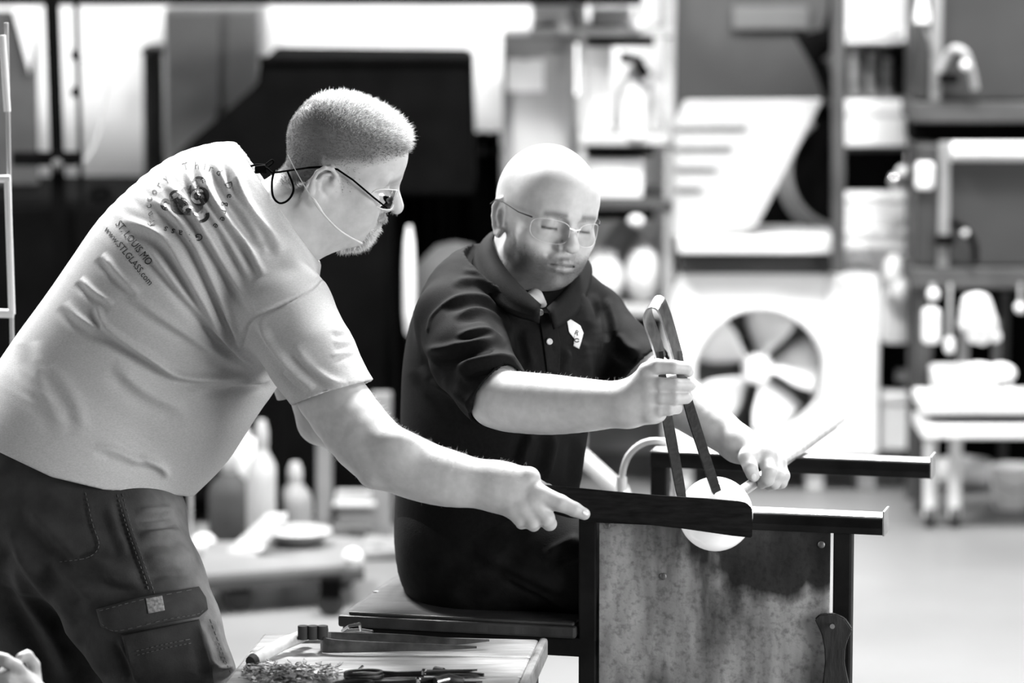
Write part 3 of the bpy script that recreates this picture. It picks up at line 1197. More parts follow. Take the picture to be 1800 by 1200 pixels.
# brush propped at the table's left edge
br = empty('scrub_brush', onT(470, 1150), 'scorched brush with a pale handle propped on the left table edge', 'brush')
h0, h1 = onT(446, 1160, .008), onT(545, 1112, .022)
MB().tube([h0, h0.lerp(h1, .5) + Vector((0, 0, .004)), h1], [0.011, 0.011, 0.010], 12).build('handle', mat('pale_wood', 0.5, 0.6, var=0.3, vscale=30), br)
MB().tube([h0 - (h1 - h0) * .06, h0], [0.009, 0.0115], 12).build('end_cap', M_RUBBER, br)
hd = onT(550, 1110, .034)
for k in range(3):
    MB().tube([hd + Vector((-.016 + k * .016, 0, -.012)), hd + Vector((-.016 + k * .016, 0, .010))], 0.0085, 12).build('head_roller', M_DARK, br)
MB().box(onT(552, 1110, .014), (0.046, 0.03, 0.016), bev=0.005).build('clamp_block', M_IRON, br)
wl = empty('wire_loop', onT(615, 1112), 'bent wire triangle behind the tweezers', 'wire tool')
MB().tube([onT(602, 1108, .004), onT(614, 1100, .020), onT(632, 1096, .024), onT(634, 1107, .006)], 0.0028, 8, closed=True).build('loop', M_TONG, wl)
MB().tube([onT(634, 1107, .006), onT(655, 1110, .005)], 0.0028, 8).build('stem', M_TONG, wl)
# ------------------------------------------------------------------ the standing worker
M_SKIN = mat('skin', 0.5, 0.48, attr='alb', var=0.07, vscale=70, bump=0.035, bscale=260, spec=0.45, sss=0.0)
M_TEE = mat('heather_grey_jersey', 0.5, 0.85, attr='alb', var=0.10, vscale=260, bump=0.12, bscale=420, spec=0.15, stretch=(1, 1, 2.5))
M_TWILL = mat('dark_cotton_twill', 0.07, 0.85, attr='alb', var=0.22, vscale=26, bump=0.2, bscale=300, spec=0.1)
M_HAIR = mat('grey_hair', 0.5, 0.5, attr='alb', spec=0.4)
M_PRINT = mat('black_print', 0.015, 0.7)
M_PRINTG = mat('grey_print', 0.12, 0.7)

m1_base = PZ(180, 1700, 0.0)
man1 = empty('person', (m1_base.x, m1_base.y, 0.0),
             'standing man in a pale grey T-shirt leaning over and holding a dark wooden paddle', 'person')

HZ1 = 6.42
fr1 = Frame(C(592, 300, HZ1), (math.cos(math.radians(24)), -math.sin(math.radians(24)), 0.06), (0, -0.28, -0.96), 1.02)


def man1_body():
    f = Field()
    head_ops(f, fr1, skull=(0.075, 0.099, 0.083), skull_c=(0, -0.002, 0.043), lid=0.3, ear_z=-0.015, nose=1.15, nose_l=0.005, ear_tilt=-0.15, chin_y=-0.004, ear_y=-0.005)
    # neck
    f.u(Grp(px_cones([(572, 335, HZ1, 70), (522, 368, HZ1, 72), (465, 412, HZ1, 78)]), 0.01), 0.035)
    f.u(Cone(C(600, 395, HZ1), C(545, 410, HZ1), 0.034, 0.045), 0.03)
    # core inside the shirt
    f.u(Grp(px_cones([(470, 415, HZ1, 78), (380, 520, HZ1, 105), (290, 640, HZ1, 120)])), 0.03)
    f.u(Grp(px_cones([(400, 470, HZ1, 100), (500, 550, 6.27, 60)])), 0.03)
    # right (near) arm
    f.u(Grp(px_chain([(500, 552, 6.27, 62), (580, 690, 6.20, 60), (641, 772, 6.155, 59), (684, 804, 6.14, 55), (735, 826, 6.13, 52.5),
                      (790, 841, 6.12, 49), (848, 851, 6.115, 40), (888, 855, 6.11, 33)]), 0.004), 0.03)
    f.u(Ell(C(657, 842, 6.13), (0.018, 0.012, 0.018)), 0.02)
    f.u(Ell(C(700, 783, 6.10), (0.030, 0.022, 0.020)), 0.03)
    # right hand on the paddle handle
    Z = 6.095
    palm = px_cones([(880, 850, 6.11, 30), (931, 843, Z, 17)]) + px_cones([(886, 858, 6.11, 31), (946, 872, Z - 0.005, 20)]) + \
        px_cones([(886, 866, 6.11, 28), (925, 893, Z, 20)]) + px_cones([(888, 868, 6.11, 24), (904, 894, Z, 17)])
    f.u(Grp(palm, 0.012), 0.035)
    f.u(Ell(C(931, 836, Z + 0.004), (0.0135, 0.0125, 0.013)), 0.012)
    fing = [
        [(942, 867, Z - 0.006, 18.5), (985, 884, Z - 0.010, 15.2), (1010, 895, Z - 0.008, 13.0), (1027, 903, Z - 0.005, 10.8)],
        [(936, 884, Z - 0.008, 17), (961, 911, Z - 0.006, 14.5), (966, 920, Z + 0.012, 12.5), (958, 914, Z + 0.045, 11)],
        [(918, 890, Z - 0.008, 15.5), (936, 916, Z - 0.004, 13.5), (938, 922, Z + 0.012, 11.5), (935, 912, Z + 0.045, 10)],
        [(902, 892, Z - 0.004, 14), (914, 912, Z + 0.0, 12.5), (917, 919, Z + 0.012, 10.5), (915, 910, Z + 0.040, 9)],
        [(928, 840, Z + 0.010, 14), (948, 856, Z + 0.048, 12.5), (975, 868, Z + 0.060, 11)],
    ]
    for ch in fing:
        f.u(Grp(px_cones(ch), 0.003), 0.007)
    # left (far) arm reaching to the paddle behind
    f.u(Grp(px_cones([(480, 500, 6.56, 60), (545, 640, 6.60, 52), (566, 738, 6.58, 44), (640, 768, 6.50, 44), (780, 828, 6.36, 38), (880, 862, 6.26, 27), (925, 872, 6.22, 26)]), 0.006), 0.03)
    for k, dy in enumerate((-14, -3, 8, 19)):
        f.u(Grp(px_cones([(922, 868 + dy, 6.215, 12), (962, 868 + dy + 6, 6.185, 10.5), (968, 872 + dy + 6, 6.165, 9.5)]), 0.003), 0.006)
    return f


f = man1_body()
V, F = f.mesh(0.0023)
L = fr1.inv(V)
p = to_px(V)
N1 = vnormals(V, F)
alb = np.full(len(V), 0.46)
head = np.linalg.norm(L - np.array((0, 0.0, 0.02)), axis=1) < 0.165
x, y, z = np.abs(L[:, 0]), L[:, 1], L[:, 2]
# scalp under the cropped hair, brows, lips, stubble
hair_w = np.clip((z - (0.014 + 0.46 * np.clip(y + 0.02, 0, 1) + 0.25 * np.clip(y - 0.055, 0, 1))) / 0.020, 0, 1)
hair_w = np.maximum(hair_w, np.clip((-0.020 - y) / 0.012, 0, 1) * np.clip((z + 0.052) / 0.02, 0, 1))
side = gss(y, 0.020, 0.011) * np.clip((z + 0.020) / 0.015, 0, 1) * np.clip((0.05 - z) / 0.02, 0, 1) * (x > 0.045)
hair_w = np.maximum(hair_w, side * 0.25) * head
ear = (x > 0.0790) & (np.abs(y + 0.008) < 0.028) & (np.abs(z + 0.012) < 0.045)
hair_w[ear & head] = 0
alb = alb * (1 - 0.68 * hair_w)
brow = head * gss(z, 0.034 - 0.006 * (x - 0.03) / 0.02, 0.006) * (x > 0.010) * (x < 0.050) * (y > 0.06)
alb *= 1 - 0.35 * brow
lip = head * gss(z, -0.0495, 0.007) * (x < 0.024) * (y > 0.088)
alb *= 1 - 0.30 * lip
chinb = head * np.clip((-0.056 - z) / 0.006, 0, 1) * np.clip((0.034 - x) / 0.008, 0, 1) * np.clip((y - 0.050) / 0.012, 0, 1) * np.clip((z + 0.12) / .01, 0, 1)
must = head * gss(z, -0.036, 0.007) * (x < 0.028) * (y > 0.082)
eye = head * (np.linalg.norm(np.stack((x - 0.032, y - 0.0775, z - 0.0105), 1), axis=1) < 0.0131)
alb[eye] = 0.6
iris = eye & (np.hypot(x - 0.032, z - 0.0065) < 0.006)
alb[iris] = 0.04
body1 = skin_mesh('body', V, F, M_SKIN, man1, alb)
V1, F1 = V, F

# hair, goatee, moustache, arm hair: real strands
def add_hair(name, V, F, N, weight, n, length, width, lean, val, parent, m, jitter=0.35):
    P, i = sample_surface(V, F, weight, n)
    nn = N[F[i, 0]]
    ln = length[F[i, 0]] if hasattr(length, '__len__') else np.full(n, length)
    d = nn + np.asarray(lean) + RNG.normal(size=(n, 3)) * jitter
    ln = ln * RNG.uniform(0.6, 1.15, n)
    vv = val[F[i, 0]] if hasattr(val, '__len__') else np.full(n, val)
    vv = vv * RNG.uniform(0.7, 1.3, n)
    SV, SF, sv = strands(P - nn * 0.0008, d, ln, width, vv)
    o = link_mesh(name, c2w(SV), SF, m, parent, smooth=True)
    at = o.data.attributes.new('alb', 'FLOAT_COLOR', 'POINT')
    c = np.ones((len(SV), 4), np.float32); c[:, :3] = sv[:, None]
    at.data.foreach_set('color', c.ravel())
    return o


top = np.clip((z - 0.070) / 0.03, 0, 1)
lean1 = fr1.M @ np.array((0, 0.65, 0.15))
h1 = add_hair('hair', V, F, N1, hair_w * (0.75 + 0.5 * top), 26000, 0.0040 + 0.0120 * top * (0.6 + 0.7 * np.clip(y / 0.08, 0, 1)), 0.00032, lean1, 0.15 + 0.55 * top, man1, M_HAIR)
tag(h1, 'short cropped grey hair', kind='stuff')
g1 = add_hair('goatee', V, F, N1, chinb, 2600, 0.011, 0.00045, fr1.M @ np.array((0, 0.1, -0.5)), 0.72, man1, M_HAIR, 0.3)
tag(g1, 'short white goatee', kind='stuff')
g2 = add_hair('moustache', V, F, N1, must + 1e-9, 900, 0.006, 0.0004, fr1.M @ np.array((0, 0.2, -0.9)), 0.42, man1, M_HAIR, 0.25)
tag(g2, kind='stuff')
armw = ((p[:, 0] > 655) & (p[:, 0] < 925) & (p[:, 1] > 690) & (V[:, 2] < 6.25)) * np.clip(N1[:, 1] * 1.2 + 0.3, 0.02, 1)
armw = armw + ((p[:, 0] > 560) & (p[:, 0] <= 655) & (p[:, 1] > 690) & (V[:, 2] < 6.25)) * 0.25
ah = add_hair('arm_hair', V, F, N1, armw, 900, 0.008, 0.00015, (1.1, -0.35, 0), 0.45, man1, M_HAIR, 0.5)
tag(ah, kind='stuff')

# ---- T-shirt
def man1_shirt():
    f = Field()
    st = [(430, 284, 530, 420, 6.42, .075), (385, 262, 548, 455, 6.42, .12), (325, 266, 545, 505, 6.425, .155), (262, 296, 528, 565, 6.43, .180),
          (192, 362, 505, 640, 6.43, .187), (122, 460, 478, 694, 6.43, .185), (57, 556, 428, 748, 6.43, .182), (0, 640, 386, 800, 6.43, .182),
          (-45, 716, 345, 842, 6.425, .195), (-75, 790, 308, 875, 6.42, .200), (-90, 850, 290, 930, 6.42, .20)]
    f.u(Grp(torso_chain(st), 0.0))
    # near shoulder and sleeve
    f.u(Grp(px_cones([(455, 480, 6.34, 78), (500, 548, 6.275, 86), (548, 628, 6.225, 78), (600, 716, 6.19, 71), (622, 752, 6.18, 68)]), 0.01), 0.05)
    # far shoulder and sleeve
    f.u(Grp(px_cones([(455, 450, 6.50, 70), (500, 545, 6.58, 78), (545, 660, 6.60, 66), (550, 690, 6.60, 64)]), 0.01), 0.05)
    # belly
    f.u(Ell(C(318, 738, 6.43), (0.085, 0.085, 0.13)), 0.06)
    raw = f.ops[:]

    def shell(P, d):
        # hollow the garment at its openings: neck, sleeves, hem
        q = to_px(P)
        reg = np.full(len(P), 1.0, np.float32)
        for c, r in ((C(590, 712, 6.19), .10), (C(548, 700, 6.6), .09), (C(500, 352, 6.42), .10)):
            reg = np.minimum(reg, np.sqrt(((P - c.astype(np.float32)) ** 2).sum(1)) - r)
        d = np.maximum(d, -np.maximum(d + 0.0065, reg))
        # sleeve hems
        def cut(d, a, n, c, r):
            e = (P - a.astype(np.float32)) @ _n(n).astype(np.float32)
            ball = np.sqrt(((P - c.astype(np.float32)) ** 2).sum(1)) - r
            return np.maximum(d, -np.maximum(-e, ball))
        d = cut(d, C(583, 690, 6.19), (0.29, -0.95, -0.05), C(605, 750, 6.18), .115)
        d = cut(d, C(540, 694, 6.6), (0.2, -0.97, 0), C(550, 740, 6.6), .10)
        # neck opening
        d = cut(d, C(492, 362, 6.42), (0.80, 0.56, 0.0), C(555, 330, 6.42), .155)
        # bottom hem, rising towards the back
        b = np.interp(q[:, 0], (-120, 0, 90, 180, 240, 330), (735, 795, 838, 860, 866, 872))
        e = (q[:, 1] - b) / 1080.0
        ball = ((q[:, 0] < 420) & (q[:, 1] > 700))
        d = np.where(ball, np.maximum(d, e), d)
        return d.astype(np.float32)
    f.fn(shell)
    return f


f = man1_shirt()
V, F = f.mesh(0.0032)
Z3 = lambda pts, s=2.608, ox=0, oy=240: [(a / s + ox, b / s + oy) for a, b in pts]
lines = [
    (Z3([(1060, 110), (1100, 250), (1170, 370), (1300, 520)]), .0075, 9),
    (Z3([(985, 110), (1050, 250), (1120, 360), (1230, 520)]), .006, 7),
    (Z3([(905, 120), (960, 260), (1050, 400), (1130, 500), (1210, 640)]), .006, 7),
    (Z3([(850, 150), (930, 300), (1000, 400), (1070, 520), (1150, 660)]), .0045, 6),
    (Z3([(770, 220), (830, 280), (900, 380), (960, 480), (1060, 640), (1170, 800)]), .006, 7),
    (Z3([(690, 280), (790, 360), (880, 480), (960, 640), (1060, 850), (1120, 990)]), .0065, 7),
    (Z3([(560, 380), (690, 430), (770, 490), (850, 620), (930, 760), (1020, 900), (1160, 1050)]), .0085, 9),
    (Z3([(610, 470), (680, 520), (740, 590), (840, 720), (950, 850), (1100, 1000), (1200, 1080)]), .006, 7),
    (Z3([(470, 540), (510, 590), (560, 650), (640, 720)]), .005, 7),
    (Z3([(370, 650), (430, 710), (520, 770)]), .0045, 6),
    (Z3([(300, 760), (350, 820), (430, 875), (500, 900), (640, 990), (760, 1070), (840, 1100), (980, 1110), (1220, 1095)]), .0075, 8),
    (Z3([(440, 760), (470, 850), (560, 930), (700, 1020), (800, 1090)]), .005, 6),
    (Z3([(560, 700), (700, 800), (850, 900), (1000, 1000), (1180, 1080)]), .004, 8),
    (Z3([(900, 1150), (1050, 1140), (1250, 1110)]), .006, 7),
    (Z3([(150, 240), (230, 370), (320, 480), (430, 580)], 2.857, 400, 480), .009, 9),
    (Z3([(330, 360), (420, 470), (520, 545), (600, 560)], 2.857, 400, 480), .004, 9),
    (Z3([(520, 420), (590, 400), (660, 395)], 2.857, 400, 480), .0018, 5),
    (Z3([(530, 350), (600, 345), (650, 340)], 2.857, 400, 480), .0018, 5),
    (Z3([(520, 290), (590, 290), (640, 285)], 2.857, 400, 480), .0018, 5),
    (Z3([(0, 560), (80, 545), (200, 530)], 2.857, 400, 480), .004, 6),
    (Z3([(480, 10), (560, 30), (680, 80), (800, 115), (840, 150)], 2.857, 0, 780), .0045, 9),
    (Z3([(700, 60), (800, 110), (850, 170)], 2.857, 0, 780), .004, 7),
    ([(90, 640), (130, 700), (150, 760)], .003, 14),
    ([(200, 640), (260, 690), (330, 720)], .004, 12),
    ([(60, 600), (75, 680), (120, 760)], .003, 14),
]
V = folds(V, F, [(l_, h_ * 1.45, w_ * 0.9) for l_, h_, w_ in lines])
# sleeve seam: a shallow groove
N = vnormals(V, F)
pp = to_px(V)
d, t, sd = polydist(pp, [tuple(q) for q in smooth_path([(424, 612), (430, 590), (445, 561), (495, 535), (545, 508), (575, 480)], 6)])
V = V - N * (0.0045 * np.exp(-(d / 2.8) ** 2) * (N[:, 2] < 0.1))[:, None]
# ribbed hem line above the sleeve edge
V = relax(V, F, 1, 0.3)
alb = np.full(len(V), 0.47)
shirt1 = skin_mesh('t_shirt', V, F, M_TEE, man1, alb)
tag(shirt1, 'pale grey T-shirt with a round print on the back')
SHIRT1 = (V, F)


def bvh_of(V, F):
    return BVHTree.FromPolygons([Vector(v) for v in V], F.tolist())


bv_shirt = bvh_of(*SHIRT1)


def drape(bv, px, py, lift, z0=5.0):
    d = Vector(C(px, py, 1.0)).normalized()
    h = bv.ray_cast(Vector(C(px, py, z0)), d)
    if h[0] is None:
        return None
    return np.array(h[0]) - np.array(d) * lift


def text_polys(s, size=1.0):
    """outline text -> verts (2D) and faces"""
    cu = bpy.data.curves.new('t', 'FONT')
    cu.body = s
    cu.size = size
    cu.resolution_u = 2
    cu.align_x = 'CENTER'; cu.align_y = 'CENTER'
    o = bpy.data.objects.new('t', cu)
    COL.objects.link(o)
    dg = bpy.context.evaluated_depsgraph_get()
    me = bpy.data.meshes.new_from_object(o.evaluated_get(dg))
    v = [(q.co.x, q.co.y) for q in me.vertices]
    fc = [tuple(q.vertices) for q in me.polygons]
    bpy.data.objects.remove(o); bpy.data.curves.remove(cu); bpy.data.meshes.remove(me)
    return v, fc


def drape_mesh(name, bv, v2, fc, m, parent, lift=0.0012):
    V = []
    for a, b in v2:
        q = drape(bv, a, b, lift)
        V.append(q if q is not None else (V[-1] if V else C(a, b, 6.3)))
    return link_mesh(name, c2w(np.array(V)), fc, m, parent)


class Print2:
    def __init__(s):
        s.v, s.f = [], []

    def add(s, v, f):
        n = len(s.v); s.v += v; s.f += [tuple(i + n for i in q) for q in f]

    def text(s, txt, cx, cy, size, ang, sx=1.0):
        v, f = text_polys(txt, size)
        ca, sa = math.cos(ang), math.sin(ang)
        s.add([(cx + (a * sx) * ca + b * sa, cy + (a * sx) * sa - b * ca) for a, b in v], f)

    def arc(s, cx, cy, rx_, ry_, a0, a1, w0, w1, n=14, rot=0.0):
        v, f = [], []
        for i in range(n + 1):
            t = i / n
            a = math.radians(a0 + (a1 - a0) * t)
            w = w0 + (w1 - w0) * t
            for k in (-1, 1):
                X, Y = (rx_ + k * w) * math.cos(a), (ry_ + k * w) * math.sin(a)
                v.append((cx + X * math.cos(rot) - Y * math.sin(rot), cy + X * math.sin(rot) + Y * math.cos(rot)))
        for i in range(n):
            f.append((2 * i, 2 * i + 1, 2 * i + 3, 2 * i + 2))
        s.add(v, f)

    def disc(s, cx, cy, r1, r2, rot=0.0, n=24, rings=4):
        v = [(cx, cy)]; f = []
        for k in range(1, rings + 1):
            for i in range(n):
                a = 2 * math.pi * i / n
                X, Y = r1 * k / rings * math.cos(a), r2 * k / rings * math.sin(a)
                v.append((cx + X * math.cos(rot) - Y * math.sin(rot), cy + X * math.sin(rot) + Y * math.cos(rot)))
        for i in range(n):
            f.append((0, 1 + i, 1 + (i + 1) % n))
        for k in range(rings - 1):
            for i in range(n):
                a, b = 1 + k * n, 1 + (k + 1) * n
                f.append((a + i, b + i, b + (i + 1) % n, a + (i + 1) % n))
        s.add(v, f)


pr = Print2()
# ring of letters: Third Degree Glass Factory, read clockwise
ring = [('T', 326, 292, -15), ('h', 346, 291, 0), ('i', 360, 293, 10), ('r', 371, 296, 20), ('d', 385, 303, 35), ('D', 402, 326, 70), ('e', 404, 344, 85),
        ('g', 398, 359, 97), ('r', 395, 372, 105), ('e', 392, 385, 118), ('e', 380, 397, 130), ('G', 350, 416, 165), ('l', 333, 417, 178), ('a', 317, 410, 188), ('s', 304, 407, 196),
        ('s', 291, 403, 205), ('F', 266, 390, 222), ('a', 263, 376, 235), ('c', 261, 363, 250), ('t', 262, 350, 265), ('o', 270, 337, 290), ('r', 279, 325, 305), ('y', 291, 313, 318)]
for ch, a, b, an in ring:
    pr.text(ch, a, b, 18, math.radians(an))
drape_mesh('ring_lettering', bv_shirt, pr.v, pr.f, M_PRINT, shirt1)
pr = Print2()
pr.text('ST. LOUIS MO', 235, 427, 19, math.radians(52), 0.80)
pr.text('www.STLGLASS.com', 226, 450, 17, math.radians(51), 0.86)
drape_mesh('address_lettering', bv_shirt, pr.v, pr.f, M_PRINT, shirt1)
pr = Print2()
# swirl emblem outlines
pr.disc(318, 362, 19, 15, 0.3)
pr.disc(352, 345, 15, 17, 0.2)
pr.arc(349, 322, 10, 10, 190, 360, 1.5, 3.5)
pr.arc(291, 359, 6.5, 8, 60, 330, 3.2, 2.2)
pr.arc(352, 378, 13, 11, -20, 95, 3.5, 2.5)
pr.arc(309, 346, 9, 9, 150, 290, 3, 3)
drape_mesh('emblem_outline', bv_shirt, pr.v, pr.f, M_PRINT, shirt1)
pg = Print2()
pg.disc(335, 352, 25, 27, 0.5)
drape_mesh('emblem_ground', bv_shirt, pg.v, pg.f, M_PRINTG, shirt1, 0.0008)
pw = Print2()
pw.arc(347, 345, 9, 10, 60, 260, 3.5, 2.0)
pw.arc(331, 369, 8, 6, 150, 330, 3, 2)
pw.arc(310, 347, 6, 6, 200, 380, 2.5, 2)
pw.arc(351, 371, 9, 7, -10, 150, 2.5, 2.5)
pw.arc(352, 338, 4, 4, 0, 350, 1.6, 1.6)
drape_mesh('emblem_swirls', bv_shirt, pw.v, pw.f, M_PALE, shirt1, 0.0018)

# fingernails
M_NAIL = mat('fingernail', 0.62, 0.25, spec=0.6)


def nail(bv, cx, cy, rx_, ry_, ang, parent):
    pts = []
    for k in range(10):
        a = 2 * math.pi * k / 10
        X, Y = rx_ * math.cos(a), ry_ * math.sin(a)
        pts.append((cx + X * math.cos(ang) - Y * math.sin(ang), cy + X * math.sin(ang) + Y * math.cos(ang)))
    return patch('fingernail', bv, pts, M_NAIL, parent, 0.0007, step=3)


# ---- trousers
def man1_trousers():
    f = Field()
    st = [(-80, 775, 285, 850, 6.43, .165), (-75, 850, 312, 905, 6.43, .172), (-50, 930, 330, 955, 6.42, .175)]
    f.u(Grp(torso_chain(st)))
    f.u(Grp(px_cones([(150, 890, 6.38, 128), (190, 955, 6.35, 136), (233, 1040, 6.31, 131), (270, 1110, 6.28, 119), (305, 1200, 6.26, 110), (330, 1290, 6.24, 100),
                      (318, 1430, 6.28, 84), (300, 1600, 6.32, 70), (295, 1665, 6.34, 68)]), 0.01), 0.05)
    f.u(Grp(px_cones([(60, 900, 6.52, 138), (80, 1020, 6.53, 140), (110, 1120, 6.54, 130), (110, 1250, 6.56, 112), (-30, 1420, 6.6, 84), (-70, 1600, 6.62, 70), (-75, 1655, 6.62, 68)]), 0.01), 0.04)
    return f


f = man1_trousers()
V, F = f.mesh(0.0042)
T6 = lambda pts: [(a / 2.857, b / 2.857 + 780) for a, b in pts]
lines = [
    (T6([(600, 260), (640, 400), (690, 540), (740, 680), (770, 760)]), .0032, 5),
    (T6([(430, 240), (465, 400), (500, 520), (440, 575), (330, 590)]), .0016, 3.5),
    (T6([(680, 350), (760, 340), (880, 330)]), .006, 9),
    (T6([(700, 470), (800, 450), (930, 450)]), .005, 9),
    (T6([(720, 590), (850, 570), (980, 580)]), .004, 12),
    (T6([(120, 300), (240, 420), (360, 540), (460, 640)]), .006, 14),
    (T6([(40, 420), (140, 600), (260, 760), (380, 900)]), .008, 16),
    (T6([(40, 560), (120, 740), (220, 900), (330, 1100), (400, 1200)]), .012, 18),
    (T6([(420, 560), (560, 640), (700, 680)]), .006, 14),
    (T6([(260, 560), (380, 700), (480, 780)]), .005, 13),
    (T6([(1060, 860), (1100, 980), (1150, 1120)]), .003, 5),
    (T6([(1000, 900), (1040, 1050), (1080, 1180)]), .006, 7),
    (T6([(600, 980), (660, 1100), (690, 1200)]), .005, 6),
    (T6([(1060, 1100), (1100, 1130), (1180, 1120)]), .004, 6),
    (T6([(280, 900), (400, 1010), (500, 1180)]), .005, 16),
    (T6([(700, 400), (790, 395), (880, 380)]), .004, 5),
    (T6([(740, 640), (860, 610), (960, 640)]), .004, 7),
    (T6([(540, 300), (580, 420), (640, 560)]), .003, 9),
    (T6([(520, 660), (620, 700), (720, 700)]), .004, 8),
]
V = folds(V, F, [(l_, h_ * 1.6, w_ * 0.9) for l_, h_, w_ in lines])
q = to_px(V)
alb = np.full(len(V), 0.040)
# faded cloth and painted highlights along the front of the thigh
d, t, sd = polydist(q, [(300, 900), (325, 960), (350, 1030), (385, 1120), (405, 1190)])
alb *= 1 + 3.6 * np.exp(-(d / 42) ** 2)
trou1 = skin_mesh('trousers', V, F, M_TWILL, man1, alb)
tag(trou1, 'dark cargo trousers')
bv_tr = bvh_of(V, F)


def patch(name, bv, poly, m, parent, thick=0.006, step=7.0, edge=8.0, alb=None):
    """a sewn-on piece of cloth: photo outline draped on a surface with its own thickness"""
    poly = [np.array(p_, float) for p_ in poly]
    pts = []
    n = len(poly)
    ring_ = []
    for i in range(n):
        a, b = poly[i], poly[(i + 1) % n]
        k = max(1, int(np.linalg.norm(b - a) / step))
        ring_ += [a + (b - a) * j / k for j in range(k)]
    c = np.mean(ring_, 0)
    R = [1.0, 0.985, 0.93, 0.8, 0.6, 0.35]
    L_ = [0.0005, thick * 0.85, thick, thick, thick, thick]
    V, F_ = [], []
    m_ = len(ring_)
    for r, l in zip(R, L_):
        for p_ in ring_:
            q_ = c + (p_ - c) * r
            h = drape(bv, q_[0], q_[1], l)
            V.append(h if h is not None else V[-1])
    for k in range(len(R) - 1):
        for i in range(m_):
            F_.append((k * m_ + i, (k + 1) * m_ + i, (k + 1) * m_ + (i + 1) % m_, k * m_ + (i + 1) % m_))
    V.append(np.mean(V[-m_:], 0))
    F_ += [((len(R) - 1) * m_ + i, len(V) - 1, (len(R) - 1) * m_ + (i + 1) % m_) for i in range(m_)]
    o = link_mesh(name, c2w(np.array(V)), F_, m, parent, smooth=True)
    if alb is not None:
        at = o.data.attributes.new('alb', 'FLOAT_COLOR', 'POINT')
        cc = np.ones((len(V), 4), np.float32); cc[:, :3] = alb
        at.data.foreach_set('color', cc.ravel())
    return o


def stitch(mb, bv, pts, w=1.1, dash=4.0, gap=2.5, lift=0.0016):
    """row of thread stitches along photo points"""
    P = smooth_path(pts, 12)
    acc, on, start = 0.0, True, P[0]
    for a, b in zip(P[:-1], P[1:]):
        acc += float(np.linalg.norm(b - a))
        if on and acc >= dash:
            h0, h1 = drape(bv, *start, lift), drape(bv, *b, lift)
            if h0 is not None and h1 is not None and np.linalg.norm(h1 - h0) < 0.02:
                mb.tube([c2w(h0), c2w(h1)], w / 1080 / 2, 4)
            on, acc = False, 0.0
        elif not on and acc >= gap:
            on, acc, start = True, 0.0, b


pk = patch('cargo_pocket', bv_tr, T6([(610, 960), (1000, 880), (1060, 1100), (1075, 1210), (690, 1230), (650, 1120)]), M_TWILL, trou1, 0.008, alb=0.04)
fl = patch('pocket_flap', bv_tr, T6([(482, 830), (700, 770), (1000, 715), (1035, 770), (1045, 830), (1000, 868), (840, 895), (590, 952), (505, 915)]), M_TWILL, trou1, 0.013, alb=0.046)
M_LABEL = mat('woven_label', 0.24, 0.8, var=0.5, vscale=220)
M_THREAD = mat('seam_thread', 0.11, 0.8)
bv_fl = BVHTree.FromPolygons([Vector(w2c(np.array(fl.matrix_basis @ v.co) + np.array(origin_of(man1)))) for v in fl.data.vertices], [tuple(q.vertices) for q in fl.data.polygons])
bv_pk = BVHTree.FromPolygons([Vector(w2c(np.array(v.co) + np.array(origin_of(man1)))) for v in pk.data.vertices], [tuple(q.vertices) for q in pk.data.polygons])
patch('woven_label', bv_fl, T6([(732, 775), (815, 762), (828, 835), (745, 852)]), M_LABEL, fl, 0.002, step=5)
mb = MB()
stitch(mb, bv_fl, T6([(510, 905), (590, 938), (840, 880), (990, 855), (1030, 825)]))
stitch(mb, bv_fl, T6([(500, 838), (700, 785), (985, 727)]))
mb.build('flap_stitching', M_THREAD, fl)
mb = MB()
stitch(mb, bv_pk, T6([(685, 1040), (830, 1005), (965, 978)]), 1.4)
stitch(mb, bv_pk, T6([(690, 1060), (830, 1025), (970, 998)]), 1.4)
mb.build('pocket_stitching', M_THREAD, pk)
mb = MB()
stitch(mb, bv_tr, T6([(590, 255), (632, 400), (680, 540), (730, 680), (752, 750)]), 1.5)
stitch(mb, bv_tr, T6([(615, 250), (655, 400), (703, 540), (752, 680), (776, 750)]), 1.5)
stitch(mb, bv_tr, T6([(430, 245), (465, 400), (497, 510), (440, 570), (300, 592)]), 1.2)
stitch(mb, bv_tr, T6([(1055, 880), (1100, 1000), (1150, 1130), (1180, 1190)]), 1.2)
mb.build('trouser_stitching', M_THREAD, trou1)
# shoes (below the frame)
for (cx, cy, zc) in ((330, 1712, 6.30), (-45, 1700, 6.62)):
    a = PC(cx, cy, zc)
    mb = MB()
    base = Vector((a.x, a.y, 0.0))
    for (r, h, sx) in ((1, 0, 1),):
        prof = [(0.00, 0.0, .05), (0.06, 0.0, .05), (0.17, 0.0, .05)]
    fshoe = Field()
    c0 = w2c(np.array(base + Vector((-0.06, 0, 0.05))))
    c1 = w2c(np.array(base + Vector((0.12, -0.02, 0.045))))
    fshoe.u(Cone(c0, c1, 0.05, 0.045)).u(Cone(c0, w2c(np.array(base + Vector((-0.06, 0, 0.11)))), 0.05, 0.05), 0.03)
    sv, sf = fshoe.mesh(0.006)
    sw = c2w(sv); sw[:, 2] = np.maximum(sw[:, 2], 0.002)
    link_mesh('shoe', sw, sf, M_BLACK, man1, smooth=True)

